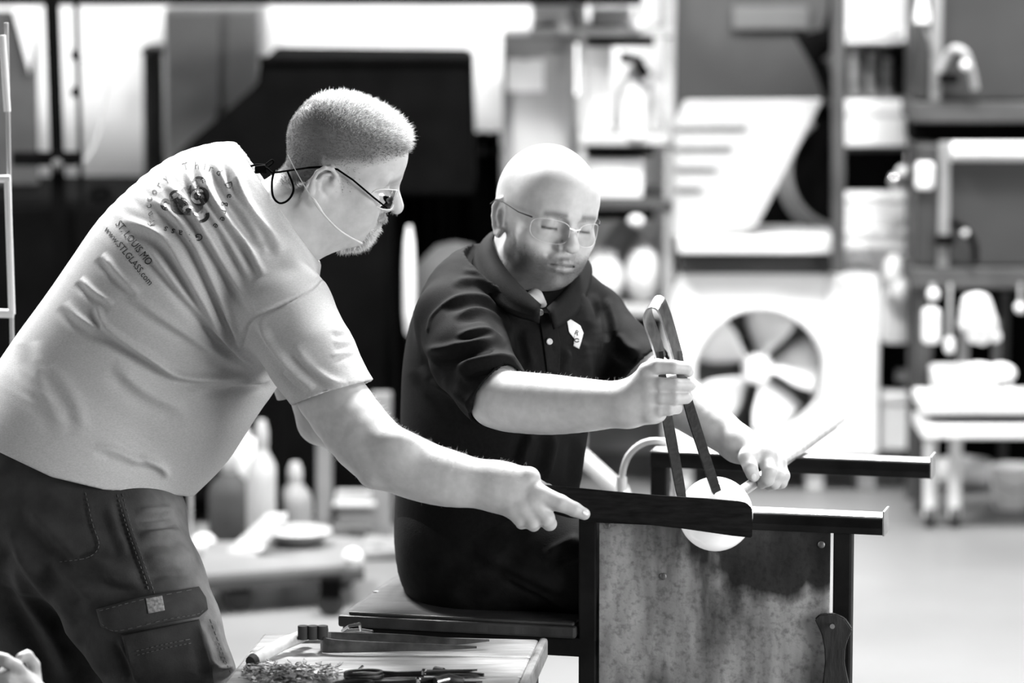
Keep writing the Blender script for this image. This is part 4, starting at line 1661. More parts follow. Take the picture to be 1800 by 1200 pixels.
# ---- eyeglasses with a black retaining cord
M_LENS = clear_mat('clear_lens', 0.98, 0.02)
M_RIM = mat('clear_plastic_rim', 0.75, 0.2, spec=0.8)
gl = MB()
def gp(x, y, z): return Vector(c2w(fr1.p(x, y, z)))
def lens_outline(q, cx=0.034, cz=0.000, rx_=0.029, rz_=0.0175, n=28):
    pts = []
    for i in range(n):
        a = 2 * math.pi * i / n
        X = q * (cx + rx_ * math.copysign(abs(math.cos(a)) ** 0.8, math.cos(a)))
        Zz = cz + rz_ * math.copysign(abs(math.sin(a)) ** 0.8, math.sin(a))
        Y = 0.106 - 14.0 * (abs(X) - 0.01) ** 2
        pts.append((X, Y - 0.12 * Zz, Zz))
    return pts
rims = MB(); lens = MB()
for q in (-1, 1):
    o_ = lens_outline(q)
    rims.tube([gp(*a) for a in o_], 0.0011, 6, closed=True)
    ctr = gp(q * 0.034, 0.103, 0.0)
    lens.add([ctr] + [gp(*a) for a in o_], [(0, 1 + i, 1 + (i + 1) % len(o_)) for i in range(len(o_))], True)
rims.tube([gp(-0.008, 0.107, 0.004), gp(0, 0.110, 0.007), gp(0.008, 0.107, 0.004)], 0.0012, 6)
g_root = rims.build('eyeglasses', M_RIM, man1)
tag(g_root, 'clear framed glasses with black temples')
lens.build('lens', M_LENS, g_root)
for q in (-1, 1):
    t_ = MB()
    t_.tube([gp(q * 0.0560, 0.099, -0.009), gp(q * 0.073, 0.072, 0.002), gp(q * 0.079, 0.030, 0.016), gp(q * 0.081, 0.0, 0.022), gp(q * 0.082, -0.020, 0.018), gp(q * 0.080, -0.045, 0.004)],
            [0.0014, 0.0018, 0.0017, 0.0018, 0.002, 0.002], 6)
    t_.build('temple', M_BLACK, g_root)
cord = MB()
cp = smooth_path([fr1.p(0.080, -0.045, 0.004), C(505, 300, 6.33), C(480, 303, 6.33), C(470, 296, 6.33), C(462, 297, 6.34)], 5)
cord.tube([c2w(a) for a in cp], 0.0016, 6)
cp = smooth_path([C(505, 300, 6.33), C(516, 330, 6.315), C(508, 350, 6.315), C(492, 357, 6.32), C(480, 345, 6.325), C(478, 320, 6.33), C(482, 300, 6.33)], 5)
cord.tube([c2w(a) for a in cp], 0.0019, 6)
cp = smooth_path([C(468, 290, 6.34), C(448, 290, 6.34), C(431, 297, 6.345), C(434, 304, 6.345), C(450, 303, 6.34), C(468, 303, 6.335)], 5)
cord.tube([c2w(a) for a in cp], 0.0019, 6)
cp = smooth_path([C(468, 288, 6.34), C(478, 281, 6.345), C(480, 286, 6.345), C(468, 296, 6.34)], 4)
cord.tube([c2w(a) for a in cp], 0.0016, 6)
co = cord.build('retaining_cord', M_BLACK, g_root)
R_ = Matrix.Rotation(-0.10, 3, 'Y')
MB().box(c2w(C(458, 297, 6.337)), (0.019, 0.012, 0.013), R_, 0.003).build('cord_slide', M_BLACK, g_root)
# ---- headset microphone
M_FLESH = mat('flesh_wire', 0.62, 0.4)
mic = MB()
mp_ = smooth_path([C(506, 272, 6.35), C(520, 300, 6.33), C(540, 335, 6.315), C(552, 352, 6.31), C(572, 380, 6.315), C(600, 407, 6.325), C(636, 428, 6.36)], 6)
rr_ = np.interp(np.linspace(0, 1, len(mp_)), (0, .45, .5, .6, .62, .95, 1), (.0006, .0008, .003, .003, .0016, .0014, .0022))
mic.tube([c2w(a) for a in mp_], list(rr_), 8)
tag(mic.build('headset_microphone', M_FLESH, man1), 'thin pale headset microphone')

bv_b1 = bvh_of(V1, F1)
nail(bv_b1, 1030, 901, 6.5, 5.0, 0.45, body1)
# ------------------------------------------------------------------ the seated worker
M_POLO = mat('black_pique_cotton', 0.02, 0.8, attr='alb', var=0.15, vscale=200, bump=0.12, bscale=500, spec=0.06)
m2_base = PZ(880, 1560, 0.0)
man2 = empty('person', (m2_base.x, m2_base.y, 0.0),
             'seated bald man in a dark polo shirt and safety glasses squeezing metal jacks', 'person')
HZ2 = 6.60
ps, pt = math.radians(28), math.radians(14)
fr2 = Frame(C(951, 391, HZ2), (math.sin(ps) * math.cos(pt), -math.sin(pt), -math.cos(ps) * math.cos(pt)), (-math.cos(ps), 0.09, -math.sin(ps)), 1.06)


def man2_body():
    f = Field()
    head_ops(f, fr2, skull=(0.0775, 0.097, 0.089), skull_c=(0, 0.003, 0.040), lid=0.62, jaw=0.90, nose=1.22, nose_l=0.003, heavy=1.0, ear_z=-0.006, ear_y=0.006, ear_x=-0.008, eye_z=0.004, fold=1.0)
    for q in (-1, 1):      # deeper inner corner of the eye beside the nose
        f.sub(Ell(fr2.p(q * 0.0165, 0.0985, 0.014), np.array((0.0065, 0.008, 0.010)) * fr2.s, fr2.M), 0.008)
    f.u(Grp(px_cones([(935, 400, HZ2 + .035, 62), (924, 455, HZ2 + .03, 60), (915, 520, HZ2 + .01, 70)]), 0.01), 0.014)
    f.u(Grp(px_cones([(915, 520, HZ2, 78), (880, 640, HZ2, 120), (860, 760, HZ2, 130)])), 0.03)
    f.u(Grp(px_cones([(880, 570, HZ2, 80), (805, 560, 6.47, 46)])), 0.03)
    f.u(Grp(px_cones([(930, 560, HZ2, 80), (1045, 555, 6.73, 40)])), 0.03)
    # right (near) arm
    f.u(Grp(px_chain([(805, 565, 6.47, 46), (850, 650, 6.36, 50), (882, 700, 6.29, 51), (915, 707, 6.265, 53), (970, 711, 6.235, 52), (1030, 712, 6.205, 46), (1075, 711, 6.185, 40),
                      (1108, 709, 6.175, 36)]), 0.004), 0.03)
    f.u(Ell(C(862, 716, 6.30), (0.026, 0.024, 0.026)), 0.025)
    Z = 6.150
    palm = px_cones([(1108, 705, 6.172, 34), (1137, 655, Z, 16)]) + px_cones([(1110, 708, 6.172, 34), (1140, 678, Z - .004, 18)]) + \
        px_cones([(1110, 712, 6.172, 33), (1140, 700, Z - .004, 18)]) + px_cones([(1112, 716, 6.172, 31), (1140, 722, Z, 18)])
    f.u(Grp(palm, 0.010), 0.02)
    f.u(Ell(C(1150, 728, Z + .012), (0.020, 0.015, 0.018)), 0.014)
    fing = [
        [(1138, 652, Z, 16), (1155, 644, Z - .010, 14), (1184, 645, Z - .014, 12.6), (1205, 647, Z - .004, 11.5), (1210, 653, Z + .012, 10)],
        [(1140, 674, Z - .006, 14), (1162, 676, Z - .014, 12.6), (1187, 676, Z - .016, 12.2), (1210, 676, Z - .004, 11.2), (1214, 677, Z + .016, 10)],
        [(1140, 697, Z - .006, 13.5), (1162, 699, Z - .013, 12.2), (1186, 700, Z - .014, 11.8), (1206, 699, Z - .002, 10.6), (1209, 698, Z + .016, 9.5)],
        [(1140, 719, Z - .002, 13), (1158, 721, Z - .008, 11), (1176, 720, Z - .008, 10.4), (1190, 718, Z + .002, 9.4), (1192, 716, Z + .016, 8.5)],
        [(1122, 690, Z + .030, 19), (1150, 678, Z + .058, 15), (1180, 668, Z + .062, 12.5), (1200, 662, Z + .052, 10.5)],
    ]
    for ch in fing:
        f.u(Grp(px_cones(ch), 0.002), 0.0045)
    # left (far) arm
    f.u(Grp(px_chain([(1045, 555, 6.73, 40), (1100, 625, 6.66, 46), (1145, 672, 6.60, 48), (1180, 694, 6.57, 47), (1222, 723, 6.54, 42), (1262, 753, 6.51, 36), (1298, 780, 6.49, 30)]), 0.004), 0.03)
    W = 6.46
    f.u(Grp(px_cones([(1298, 780, 6.48, 29), (1345, 800, W, 22)]) + px_cones([(1300, 782, 6.48, 28), (1320, 803, W - .012, 18)]) + px_cones([(1300, 782, 6.48, 27), (1367, 812, W + .02, 16)]), 0.010), 0.015)
    fing = [
        [(1312, 803, W - .018, 15), (1319, 821, W - .030, 13), (1323, 833, W - .030, 11.5), (1325, 837, W - .028, 10)],
        [(1344, 806, W - .008, 15), (1353, 828, W - .026, 13), (1349, 843, W - .024, 11.5), (1339, 849, W - .012, 10)],
        [(1358, 810, W + .006, 15), (1367, 834, W - .006, 12.5), (1361, 849, W - .006, 11), (1352, 853, W + .004, 9.5)],
        [(1367, 814, W + .020, 14), (1377, 836, W + .012, 11.5), (1374, 848, W + .012, 10), (1367, 851, W + .018, 9)],
    ]
    for ch in fing:
        f.u(Grp(px_cones(ch), 0.003), 0.005)
    return f


f = man2_body()
V, F = f.mesh(0.0023)
L = fr2.inv(V)
p = to_px(V)
N2 = vnormals(V, F)
alb = np.full(len(V), 0.47)
head = np.linalg.norm(L - np.array((0, 0.0, 0.02)), axis=1) < 0.165
x, y, z = np.abs(L[:, 0]), L[:, 1], L[:, 2]
# stubble over jaw, chin and lip; shaved hair above the ears; brows
st_ = np.clip((-0.022 - z + 0.25 * (0.055 - y) * (y < 0.055)) / 0.022, 0, 1) * np.clip((z + 0.125) / 0.02, 0, 1) * np.clip((y - 0.012) / 0.02, 0, 1)
st_ *= 1 - np.exp(-(((x) / 0.019) ** 2 + ((z + 0.0495) / 0.0085) ** 2)) * (y > 0.08)
st_ *= 1 - 0.85 * np.exp(-(((x - 0.036) / 0.016) ** 2 + ((z + 0.022) / 0.016) ** 2)) * (y > 0.06)
st_ *= head
alb *= 1 - 0.76 * st_
shav = head * np.clip((z - 0.028) / 0.02, 0, 1) * np.clip((0.082 - z - 0.35 * np.clip(y, 0, 1)) / 0.022, 0, 1) * np.clip((0.035 - y) / 0.03, 0, 1)
alb *= 1 - 0.20 * shav
brow = head * gss(z, 0.032 - 0.20 * np.clip(x - 0.035, 0, 1), 0.0052) * np.clip((x - 0.010) / 0.005, 0, 1) * np.clip((0.052 - x) / 0.006, 0, 1) * (y > 0.055)
alb *= 1 - 0.58 * brow
lip = head * np.exp(-((x / 0.020) ** 4)) * gss(z, -0.050, 0.0065) * (y > 0.086)
alb *= 1 - 0.32 * lip
line = head * np.exp(-((x / 0.024) ** 6)) * gss(z, -0.0494, 0.0018) * (y > 0.080)
alb *= 1 - 0.7 * line
lash = head * gss(z, 0.0145 - 0.0125 * 0.62, 0.0022) * (np.abs(x - 0.032) < 0.0135) * (y > 0.078)
alb *= 1 - 0.9 * lash
body2 = skin_mesh('body', V, F, M_SKIN, man2, alb)
bv_b2 = bvh_of(V, F)
nail(bv_b2, 1325, 838, 5.0, 6.0, 0.0, body2)
bt = add_hair('beard_stubble', V, F, N2, st_ + brow * 0.4 + 1e-9, 8000, 0.0030, 0.00018, fr2.M @ np.array((0, 0.2, -0.8)), 0.10, man2, M_HAIR, 0.3)
tag(bt, 'short dark beard stubble', kind='stuff')
armw = ((p[:, 0] > 870) & (p[:, 0] < 1110) & (p[:, 1] < 725) & (p[:, 1] > 640) & (V[:, 2] < 6.34)) * np.clip(N2[:, 1] * 1.2 + 0.15, 0.02, 1)
tag(add_hair('arm_hair', V, F, N2, armw, 500, 0.007, 0.00014, (1.2, 0.1, 0), 0.35, man2, M_HAIR, 0.5), kind='stuff')


# ---- polo shirt
def man2_polo():
    f = Field()
    st = [(868, 430, 985, 470, 6.62, .085), (800, 478, 1030, 505, 6.61, .125), (752, 520, 1050, 540, 6.61, .155), (722, 580, 1050, 590, 6.61, .172), (708, 650, 1044, 650, 6.61, .18),
          (704, 720, 1038, 720, 6.61, .182), (702, 790, 1027, 790, 6.61, .182), (698, 850, 1018, 855, 6.61, .182), (694, 920, 1012, 930, 6.61, .18), (692, 960, 1005, 970, 6.61, .175)]
    f.u(Grp(torso_chain(st)))
    # near shoulder and sleeve
    f.u(Grp(px_cones([(820, 520, 6.54, 62), (798, 560, 6.48, 69), (826, 625, 6.40, 71), (862, 680, 6.32, 64), (885, 712, 6.28, 60), (905, 742, 6.25, 60)]), 0.01), 0.04)
    # far shoulder and sleeve
    f.u(Grp(px_cones([(1000, 520, 6.68, 55), (1040, 560, 6.73, 60), (1090, 618, 6.67, 58), (1130, 655, 6.62, 55), (1160, 685, 6.59, 55)]), 0.01), 0.04)

    def shell(P, d):
        reg = np.full(len(P), 1.0, np.float32)
        for c, r in ((C(893, 700, 6.28), .105), (C(1140, 660, 6.61), .085), (C(930, 470, 6.6), .085)):
            reg = np.minimum(reg, np.sqrt(((P - c.astype(np.float32)) ** 2).sum(1)) - r)
        d = np.maximum(d, -np.maximum(d + 0.0065, reg))

        def cut(d, a, n, c, r):
            e = (P - a.astype(np.float32)) @ _n(n).astype(np.float32)
            ball = np.sqrt(((P - c.astype(np.float32)) ** 2).sum(1)) - r
            return np.maximum(d, -np.maximum(-e, ball))
        d = cut(d, C(876, 678, 6.30), (0.72, -0.52, -0.45), C(915, 745, 6.22), .115)
        d = cut(d, C(1126, 650, 6.63), (0.70, -0.68, -0.2), C(1170, 700, 6.58), .09)
        d = cut(d, C(948, 526, 6.50), (0.06, 0.80, -0.60), C(955, 440, 6.55), .135)
        return d.astype(np.float32)
    f.fn(shell)
    return f


f = man2_polo()
V, F = f.mesh(0.0034)
P5 = lambda pts: [(a / 2.5 + 680, b / 2.5 + 420) for a, b in pts]
lines = [
    (P5([(150, 490), (260, 485), (380, 455), (470, 440), (520, 470)]), .008, 8),
    (P5([(310, 565), (430, 535), (530, 525), (600, 560)]), .009, 8),
    (P5([(290, 345), (400, 312), (480, 340), (525, 410), (570, 500)]), .0065, 6),
    (P5([(300, 430), (420, 402), (490, 425), (560, 500)]), .006, 6),
    (P5([(240, 300), (330, 262), (430, 265), (500, 310), (540, 400)]), .005, 6),
    (P5([(280, 195), (380, 175), (450, 200), (510, 265), (545, 350)]), .005, 6),
    (P5([(330, 140), (410, 150), (470, 190), (530, 290)]), .005, 6),
    (P5([(360, 110), (430, 130), (480, 170), (540, 260)]), .004, 5),
    (P5([(200, 620), (330, 700), (400, 770)]), .006, 10),
    (P5([(150, 560), (230, 680), (330, 780)]), .004, 12),
    (P5([(640, 850), (610, 920), (585, 1000)]), .008, 8),
    (P5([(735, 850), (715, 960), (690, 1050)]), .008, 8),
    (P5([(860, 880), (850, 980), (845, 1090)]), .006, 8),
    (P5([(600, 400), (620, 480), (640, 570)]), .006, 8),
    (P5([(800, 480), (790, 540), (760, 600)]), .006, 8),
    (P5([(870, 440), (880, 520), (880, 600)]), .006, 9),
    (P5([(900, 240), (930, 330), (930, 420), (910, 560)]), .007, 9),
    (P5([(960, 260), (1000, 360), (1010, 450)]), .006, 9),
    (P5([(840, 200), (870, 280), (890, 400)]), .006, 9),
    ([(1085, 590), (1105, 612), (1125, 620)], .006, 8),
]
V = folds(V, F, [(l_, h_ * 1.25, w_) for l_, h_, w_ in lines])
N = vnormals(V, F)
pp = to_px(V)
d, t, sd = polydist(pp, [tuple(q) for q in smooth_path([(752, 580), (762, 552), (805, 520), (857, 521), (890, 555), (905, 610)], 6)])
V = V + N * (0.0025 * np.exp(-(d / 2.5) ** 2) * (N[:, 2] < 0.1))[:, None]
V = relax(V, F, 1, 0.3)
polo = skin_mesh('polo_shirt', V, F, M_POLO, man2, np.full(len(V), 0.008))
tag(polo, 'dark polo shirt with a white chest emblem')
bv_polo = bvh_of(V, F)
# collar: two turned-down leaves
def leaf(inner, outer, name):
    n = 26
    I_ = smooth_path(inner, 6); O_ = smooth_path(outer, 6)
    rs_ = lambda P: [np.array([np.interp(t, np.linspace(0, 1, len(P)), [p_[k] for p_ in P]) for k in range(3)]) for t in np.linspace(0, 1, n)]
    I_, O_ = rs_(I_), rs_(O_)
    v, fc_ = [], []
    m_ = 7
    for i in range(n):
        A, B_ = C(*I_[i]), C(*O_[i])
        for j in range(m_):
            t = j / (m_ - 1)
            q_ = A + (B_ - A) * t
            q_ = q_ + np.array((0, 0.5, -1.0)) * 0.012 * math.sin(math.pi * min(1, t * 1.15)) * (1 - .3 * t)
            v.append(q_)
    for i in range(n - 1):
        for j in range(m_ - 1):
            fc_.append((i * m_ + j, i * m_ + j + 1, (i + 1) * m_ + j + 1, (i + 1) * m_ + j))
    o_ = skin_mesh(name, np.array(v), np.array(fc_), M_POLO, polo, np.full(len(v), 0.009))
    md = o_.modifiers.new('thickness', 'SOLIDIFY'); md.thickness = 0.006; md.offset = 0
    return o_


leaf([(900, 400, 6.74), (872, 408, 6.68), (866, 428, 6.59), (882, 465, 6.515), (915, 505, 6.47), (950, 538, 6.445)],
     [(880, 425, 6.78), (842, 436, 6.69), (832, 462, 6.57), (850, 506, 6.475), (892, 548, 6.425), (948, 566, 6.405)], 'collar_leaf')
leaf([(960, 405, 6.76), (1008, 440, 6.68), (1010, 475, 6.60), (995, 510, 6.52), (962, 543, 6.445)],
     [(985, 425, 6.79), (1035, 462, 6.70), (1034, 505, 6.61), (1012, 552, 6.505), (975, 578, 6.425)], 'collar_leaf')
# placket with buttons
pl = patch('placket', bv_polo, [(946, 548), (975, 548), (985, 600), (984, 655), (962, 655), (955, 600)], M_POLO, polo, 0.005, step=8, alb=0.009)
M_BTN = mat('pale_button', 0.6, 0.3)
for (bx, by) in ((950, 549), (966, 600)):
    h = drape(bv_polo, bx, by, 0.012)
    if h is not None:
        MB().lathe(c2w(h), [(0.001, -0.0015), (0.0052, -0.0015), (0.0055, 0.0), (0.0045, 0.0012), (0.002, 0.0008)], 14, axis=(0.2, -0.9, 0.3)).build('button', M_BTN, polo)
# white undershirt in the neck opening
us = Field()
us.u(Grp(px_cones([(940, 524, 6.520, 17), (948, 545, 6.498, 19), (952, 575, 6.500, 20)])))
uv, uf = us.mesh(0.004)
skin_mesh('undershirt', uv, uf, M_CARD, man2)
# embroidered chest emblem
em = [(996, 558), (1005, 562), (1020, 572), (1026, 585), (1022, 600), (1018, 613), (1008, 608), (1010, 596), (1000, 583)]
eo = patch('chest_emblem', bv_polo, em, M_CARD, polo, 0.003, step=5)
pe = Print2()
pe.text('R', 1014, 585, 13, math.radians(22))
pe.arc(1014, 598, 4, 3, 20, 340, 0.9, 0.9, 10)
drape_mesh('emblem_thread', bv_polo, pe.v, pe.f, M_PRINT, eo, 0.0045)

# ---- jeans
def man2_jeans():
    f = Field()
    st = [(696, 850, 1005, 870, 6.62, .17), (692, 920, 985, 940, 6.62, .175), (698, 1000, 970, 1000, 6.62, .175), (720, 1040, 950, 1040, 6.62, .165)]
    f.u(Grp(torso_chain(st)))
    f.u(Grp(px_cones([(815, 965, 6.55, 98), (900, 985, 6.50, 94), (1010, 995, 6.45, 84), (1120, 1010, 6.43, 74), (1165, 1025, 6.43, 68), (1170, 1180, 6.45, 58), (1160, 1400, 6.49, 52), (1158, 1610, 6.52, 48)]), 0.01), 0.04)
    f.u(Grp(px_cones([(830, 965, 6.70, 95), (920, 970, 6.72, 90), (1040, 965, 6.74, 80), (1180, 970, 6.76, 70), (1225, 990, 6.76, 66), (1240, 1150, 6.77, 56), (1240, 1380, 6.8, 50), (1240, 1570, 6.83, 46)]), 0.01), 0.04)
    return f


f = man2_jeans()
V, F = f.mesh(0.005)
V = folds(V, F, [(Z3([(440, 1110), (540, 1060), (640, 1010)], 2.903, 800, 600), .008, 9), (Z3([(480, 1080), (560, 1030), (630, 990)], 2.903, 800, 600), .006, 9),
                 ([(830, 960), (900, 1000), (990, 1040)], .005, 10), ([(880, 1010), (940, 1040), (1010, 1075)], .004, 4), ([(790, 1030), (850, 1000), (900, 960)], .005, 12)])
jeans = skin_mesh('jeans', V, F, mat('dark_denim', 0.02, 0.8, attr='alb', var=0.3, vscale=40, bump=0.2, bscale=350, spec=0.1), man2, np.full(len(V), 0.008))
for (cx, cy, zc) in ((1200, 1650, 6.50), (1280, 1612, 6.83)):
    a = PC(cx, cy, zc); base = Vector((a.x, a.y, 0.0))
    fs = Field()
    c0 = w2c(np.array(base + Vector((-0.06, 0, 0.05)))); c1 = w2c(np.array(base + Vector((0.12, -0.02, 0.045))))
    fs.u(Cone(c0, c1, 0.05, 0.045)).u(Cone(c0, w2c(np.array(base + Vector((-0.06, 0, 0.11)))), 0.05, 0.05), 0.03)
    sv, sf = fs.mesh(0.006)
    sw = c2w(sv); sw[:, 2] = np.maximum(sw[:, 2], 0.002)
    link_mesh('shoe', sw, sf, M_BLACK, man2, smooth=True)

# ---- clear safety glasses
def gp2(x, y, z): return Vector(c2w(fr2.p(x, y, z)))
rim = MB(); lens = MB(); top = []
for q in (-1, 1):
    o_ = []
    n = 30
    for i in range(n):
        a = 2 * math.pi * i / n
        ca, sa = math.cos(a), math.sin(a)
        X = 0.035 + 0.027 * math.copysign(abs(ca) ** 0.7, ca)
        Zz = 0.006 + (0.017 if sa > 0 else 0.021) * math.copysign(abs(sa) ** 0.7, sa)
        Y = 0.112 - 9.0 * X * X
        o_.append((q * X, Y, Zz))
    lens.add([gp2(q * 0.037, 0.112 - 9 * 0.037 ** 2 + .001, 0.004)] + [gp2(*a) for a in o_], [(0, 1 + i, 1 + (i + 1) % n) for i in range(n)], True)
    rim.tube([gp2(*a) for a in o_], 0.0004, 5, closed=True)
rim.tube([gp2(-0.010, 0.1115, 0.014), gp2(0, 0.114, 0.012), gp2(0.010, 0.1115, 0.014)], 0.0016, 6)
root = rim.build('safety_glasses', M_RIM, man2)
tag(root, 'clear safety glasses')
lens.build('lens', M_LENS, root)
for q in (-1, 1):
    MB().tube([gp2(q * 0.062, 0.078, 0.020), gp2(q * 0.076, 0.055, 0.022), gp2(q * 0.082, 0.010, 0.028), gp2(q * 0.083, -0.015, 0.026), gp2(q * 0.082, -0.03, 0.016)],
              [0.0014, 0.0010, 0.0009, 0.0009, 0.0009], 6).build('temple', M_DARK, root)
# ------------------------------------------------------------------ the back of the workshop
# ---- dark furnace, and a hood shape that stands in for wall shadow
YF = 10.25
fu = empty('furnace', PY(430, 925, YF), 'wide black furnace standing behind the standing man', 'furnace')
mb = MB(); bbox(mb, -160, 690, 350, 905, YF, 0.70, 0.02); mb.build('body', M_BLACK, fu)
for k, (a, b) in enumerate(((-150, 120), (130, 400), (410, 680))):
    mb = MB(); bbox(mb, a, b, 365, 880, YF - 0.02, 0.02, 0.006); mb.build('panel', M_BLACK, fu)
for a in (-150, 250, 650):
    c, s = rect(a, a + 30, 905, 930, YF + 0.05, 0.08)
    MB().box((c[0], c[1], c[2]), s, bev=0.004).build('foot', M_BLACK, fu)
hood = empty('hood_shadow_shape', PY(560, 345, 10.3), 'black hood shape above the furnace, its slope and top standing in for wall shadow', 'hood')
pts = [PY(*q, 10.3) for q in ((300, 345), (300, 282), (452, 152), (458, 104), (828, 108), (834, 345))]
MB().prism(pts, (0, 0.60, 0), 0.01).build('shell', M_BLACK, hood)  # sloping edge and top stand in for shadow on the wall
mb = MB(); bbox(mb, 455, 832, 100, 112, 10.29, 0.03, 0.004); mb.build('rim', M_BLACK, hood)
# black curtain at the right of the furnace
cu = empty('welding_curtain', PY(780, 860, 11.05), 'black welding curtain hanging to the right of the furnace', 'curtain')
v, fcs = [], []
nx = 60
for i in range(nx + 1):
    x_ = PY(690 + 190 * i / nx, 600, 11.05).x
    yy = 11.05 + 0.035 * math.sin(i * 0.9)
    for zz in (0.06, 1.0, PY(780, 265, 11.05).z):
        v.append((x_, yy, zz))
for i in range(nx):
    for j in range(2):
        fcs.append((i * 3 + j, (i + 1) * 3 + j, (i + 1) * 3 + j + 1, i * 3 + j + 1))
co = link_mesh('cloth', v, fcs, M_BLACK, cu, smooth=True)
so = co.modifiers.new('thickness', 'SOLIDIFY'); so.thickness = 0.006
MB().tube([PY(685, 265, 11.05), PY(882, 265, 11.05)], 0.012, 10).build('rod', M_DARK, cu)
# cylinder and roll added in place of grey reflections beside the seated man
tk = empty('reflection_cylinder', PY(720, 900, 10.0), 'slim pale cylinder standing in for a light reflection in front of the black curtain', 'cylinder')
b0 = PY(720, 590, 10.0)
MB().lathe(b0, [(0.006, 0), (0.012, 0.01), (0.016, 0.06), (0.016, 0.18), (0.012, 0.25), (0.007, 0.28), (0.006, 0.29)], 18).build('body', M_PALE, tk)
MB().tube([b0 + Vector((0, 0, .01)), Vector((b0.x, b0.y, 0))], 0.006, 8).build('stand', M_BLACK, tk)
ln = empty('reflection_roll', PY(800, 560, 10.15), 'grey rounded shape standing in for a reflection behind the shoulder of the seated man', 'canvas')
b0 = PY(800, 700, 10.15)
MB().lathe(b0, [(0.10, 0), (0.125, 0.05), (0.13, 0.25), (0.10, 0.36), (0.05, 0.41), (0.01, 0.42)], 22).build('roll', M_DARK, ln)
MB().lathe((b0.x, b0.y, 0), [(0.10, 0), (0.11, .01), (0.11, b0.z - .01), (0.10, b0.z)], 22).build('drum', M_BLACK, ln)
MB().lathe(b0 + Vector((0, 0, .18)), [(0.131, 0), (0.134, 0.01), (0.131, 0.02)], 22).build('strap', M_DARK, ln)

# ---- left edge: grey locker, posts, bright frames
lk = empty('tall_locker', PY(375, 350, 11.0), 'tall mid grey metal locker against the white wall', 'locker')
mb = MB(); bbox(mb, 288, 462, 14, 838, 11.0, 0.4, 0.01); mb.build('body', M_GREY, lk)
for a, b in ((292, 394), (398, 458)):
    mb = MB(); bbox(mb, a, b, 22, 800, 10.985, 0.02, 0.004); d_ = mb.build('door', M_GREY, lk)
    mb = MB(); bbox(mb, b - 14, b - 8, 190, 225, 10.97, 0.02, 0.003); mb.build('handle', M_DARK, d_)
dp = empty('duct', PY(268, 420, 11.1), 'narrow dark duct between the white wall and the grey locker', 'duct')
mb = MB(); bbox(mb, 250, 286, 84, 827, 11.1, 0.2, 0.01); mb.build('shaft', M_DARK, dp)
mb = MB(); bbox(mb, 246, 288, 84, 96, 11.08, 0.24, 0.01); mb.build('collar', M_DARK, dp)


def post(label, px0, px1, py0, py1, Y, m, name='steel_post', cat='post', lean=0.0, square=True):
    a, b = PY((px0 + px1) / 2, py0, Y), PY((px0 + px1) / 2 + lean, py1, Y)
    w = (px1 - px0) * Y / FPX
    o = empty(name, b, label, cat)
    mb = MB()
    if square:
        mb.prism([b + Vector((-w / 2, -w / 2, 0)), b + Vector((w / 2, -w / 2, 0)), b + Vector((w / 2, w / 2, 0)), b + Vector((-w / 2, w / 2, 0))], a - b, 0.003)
    else:
        mb.tube([b, a], w / 2, 12)
    mb.build('shaft', m, o)
    return o


p1 = post('thick black steel post near the left edge', 78, 101, -40, 905, 9.9, M_BLACK, lean=34)
mb = MB(); bbox(mb, 20, 135, 268, 292, 9.86, 0.04, 0.004); mb.build('cross_arm', M_BLACK, p1)
MB().ball(PY(100, 290, 9.82), 0.016).build('bolt', M_DARK, p1)
p2 = post('thin dark pole with a bent wire loop beside the black post', 128, 137, -40, 900, 9.8, M_BLACK, name='slim_pole', cat='pole', lean=26, square=False)
MB().tube([tuple(q) for q in smooth_path([PY(131, 98, 9.8), PY(150, 105, 9.8), PY(185, 112, 9.8), PY(194, 130, 9.8), PY(182, 190, 9.8), PY(168, 250, 9.8), PY(150, 285, 9.8)], 6)], 0.004, 8).build('wire_loop', M_GREY, p2)
for yy in (97, 162):
    MB().ball(PY(133, yy, 9.79), 0.014).build('joint', M_BLACK, p2)
gb = empty('grey_backboard', PY(55, 400, 10.6), 'grey board standing behind the black post at the far left', 'board')
c_, s_ = rect(-60, 66, 20, 300, 10.6, 0.04); zt0 = PY(0, 350, YF).z + .004; top_ = c_[2] + s_[2] / 2
mb = MB().box((c_[0], c_[1], (top_ + zt0) / 2), (s_[0], s_[1], top_ - zt0), bev=0.005); mb.build('sheet', M_DARK, gb)
pts = [PY(20, 12, 10.58), PY(66, 12, 10.58), PY(52, 130, 10.58)]
MB().prism(pts, (0, 0.015, 0), 0.002).build('pale_sticker', M_PALE, gb)
hnd = empty('hand_wheel', PY(178, 345, 10.0), 'small black hand wheel in front of the white wall', 'wheel')
MB().tube([PY(178, 340, 10.0) + Vector((math.cos(t) * .022, 0, math.sin(t) * .016)) for t in np.linspace(0, 2 * math.pi, 18, endpoint=False)], 0.008, 8, closed=True).build('rim', M_BLACK, hnd)
MB().tube([PY(155, 345, 10.0), PY(200, 340, 10.0)], 0.007, 8).build('spoke', M_BLACK, hnd)
MB().tube([PY(178, 340, 10.0), PY(178, 340, 10.25)], 0.007, 8).build('spindle', M_BLACK, hnd)
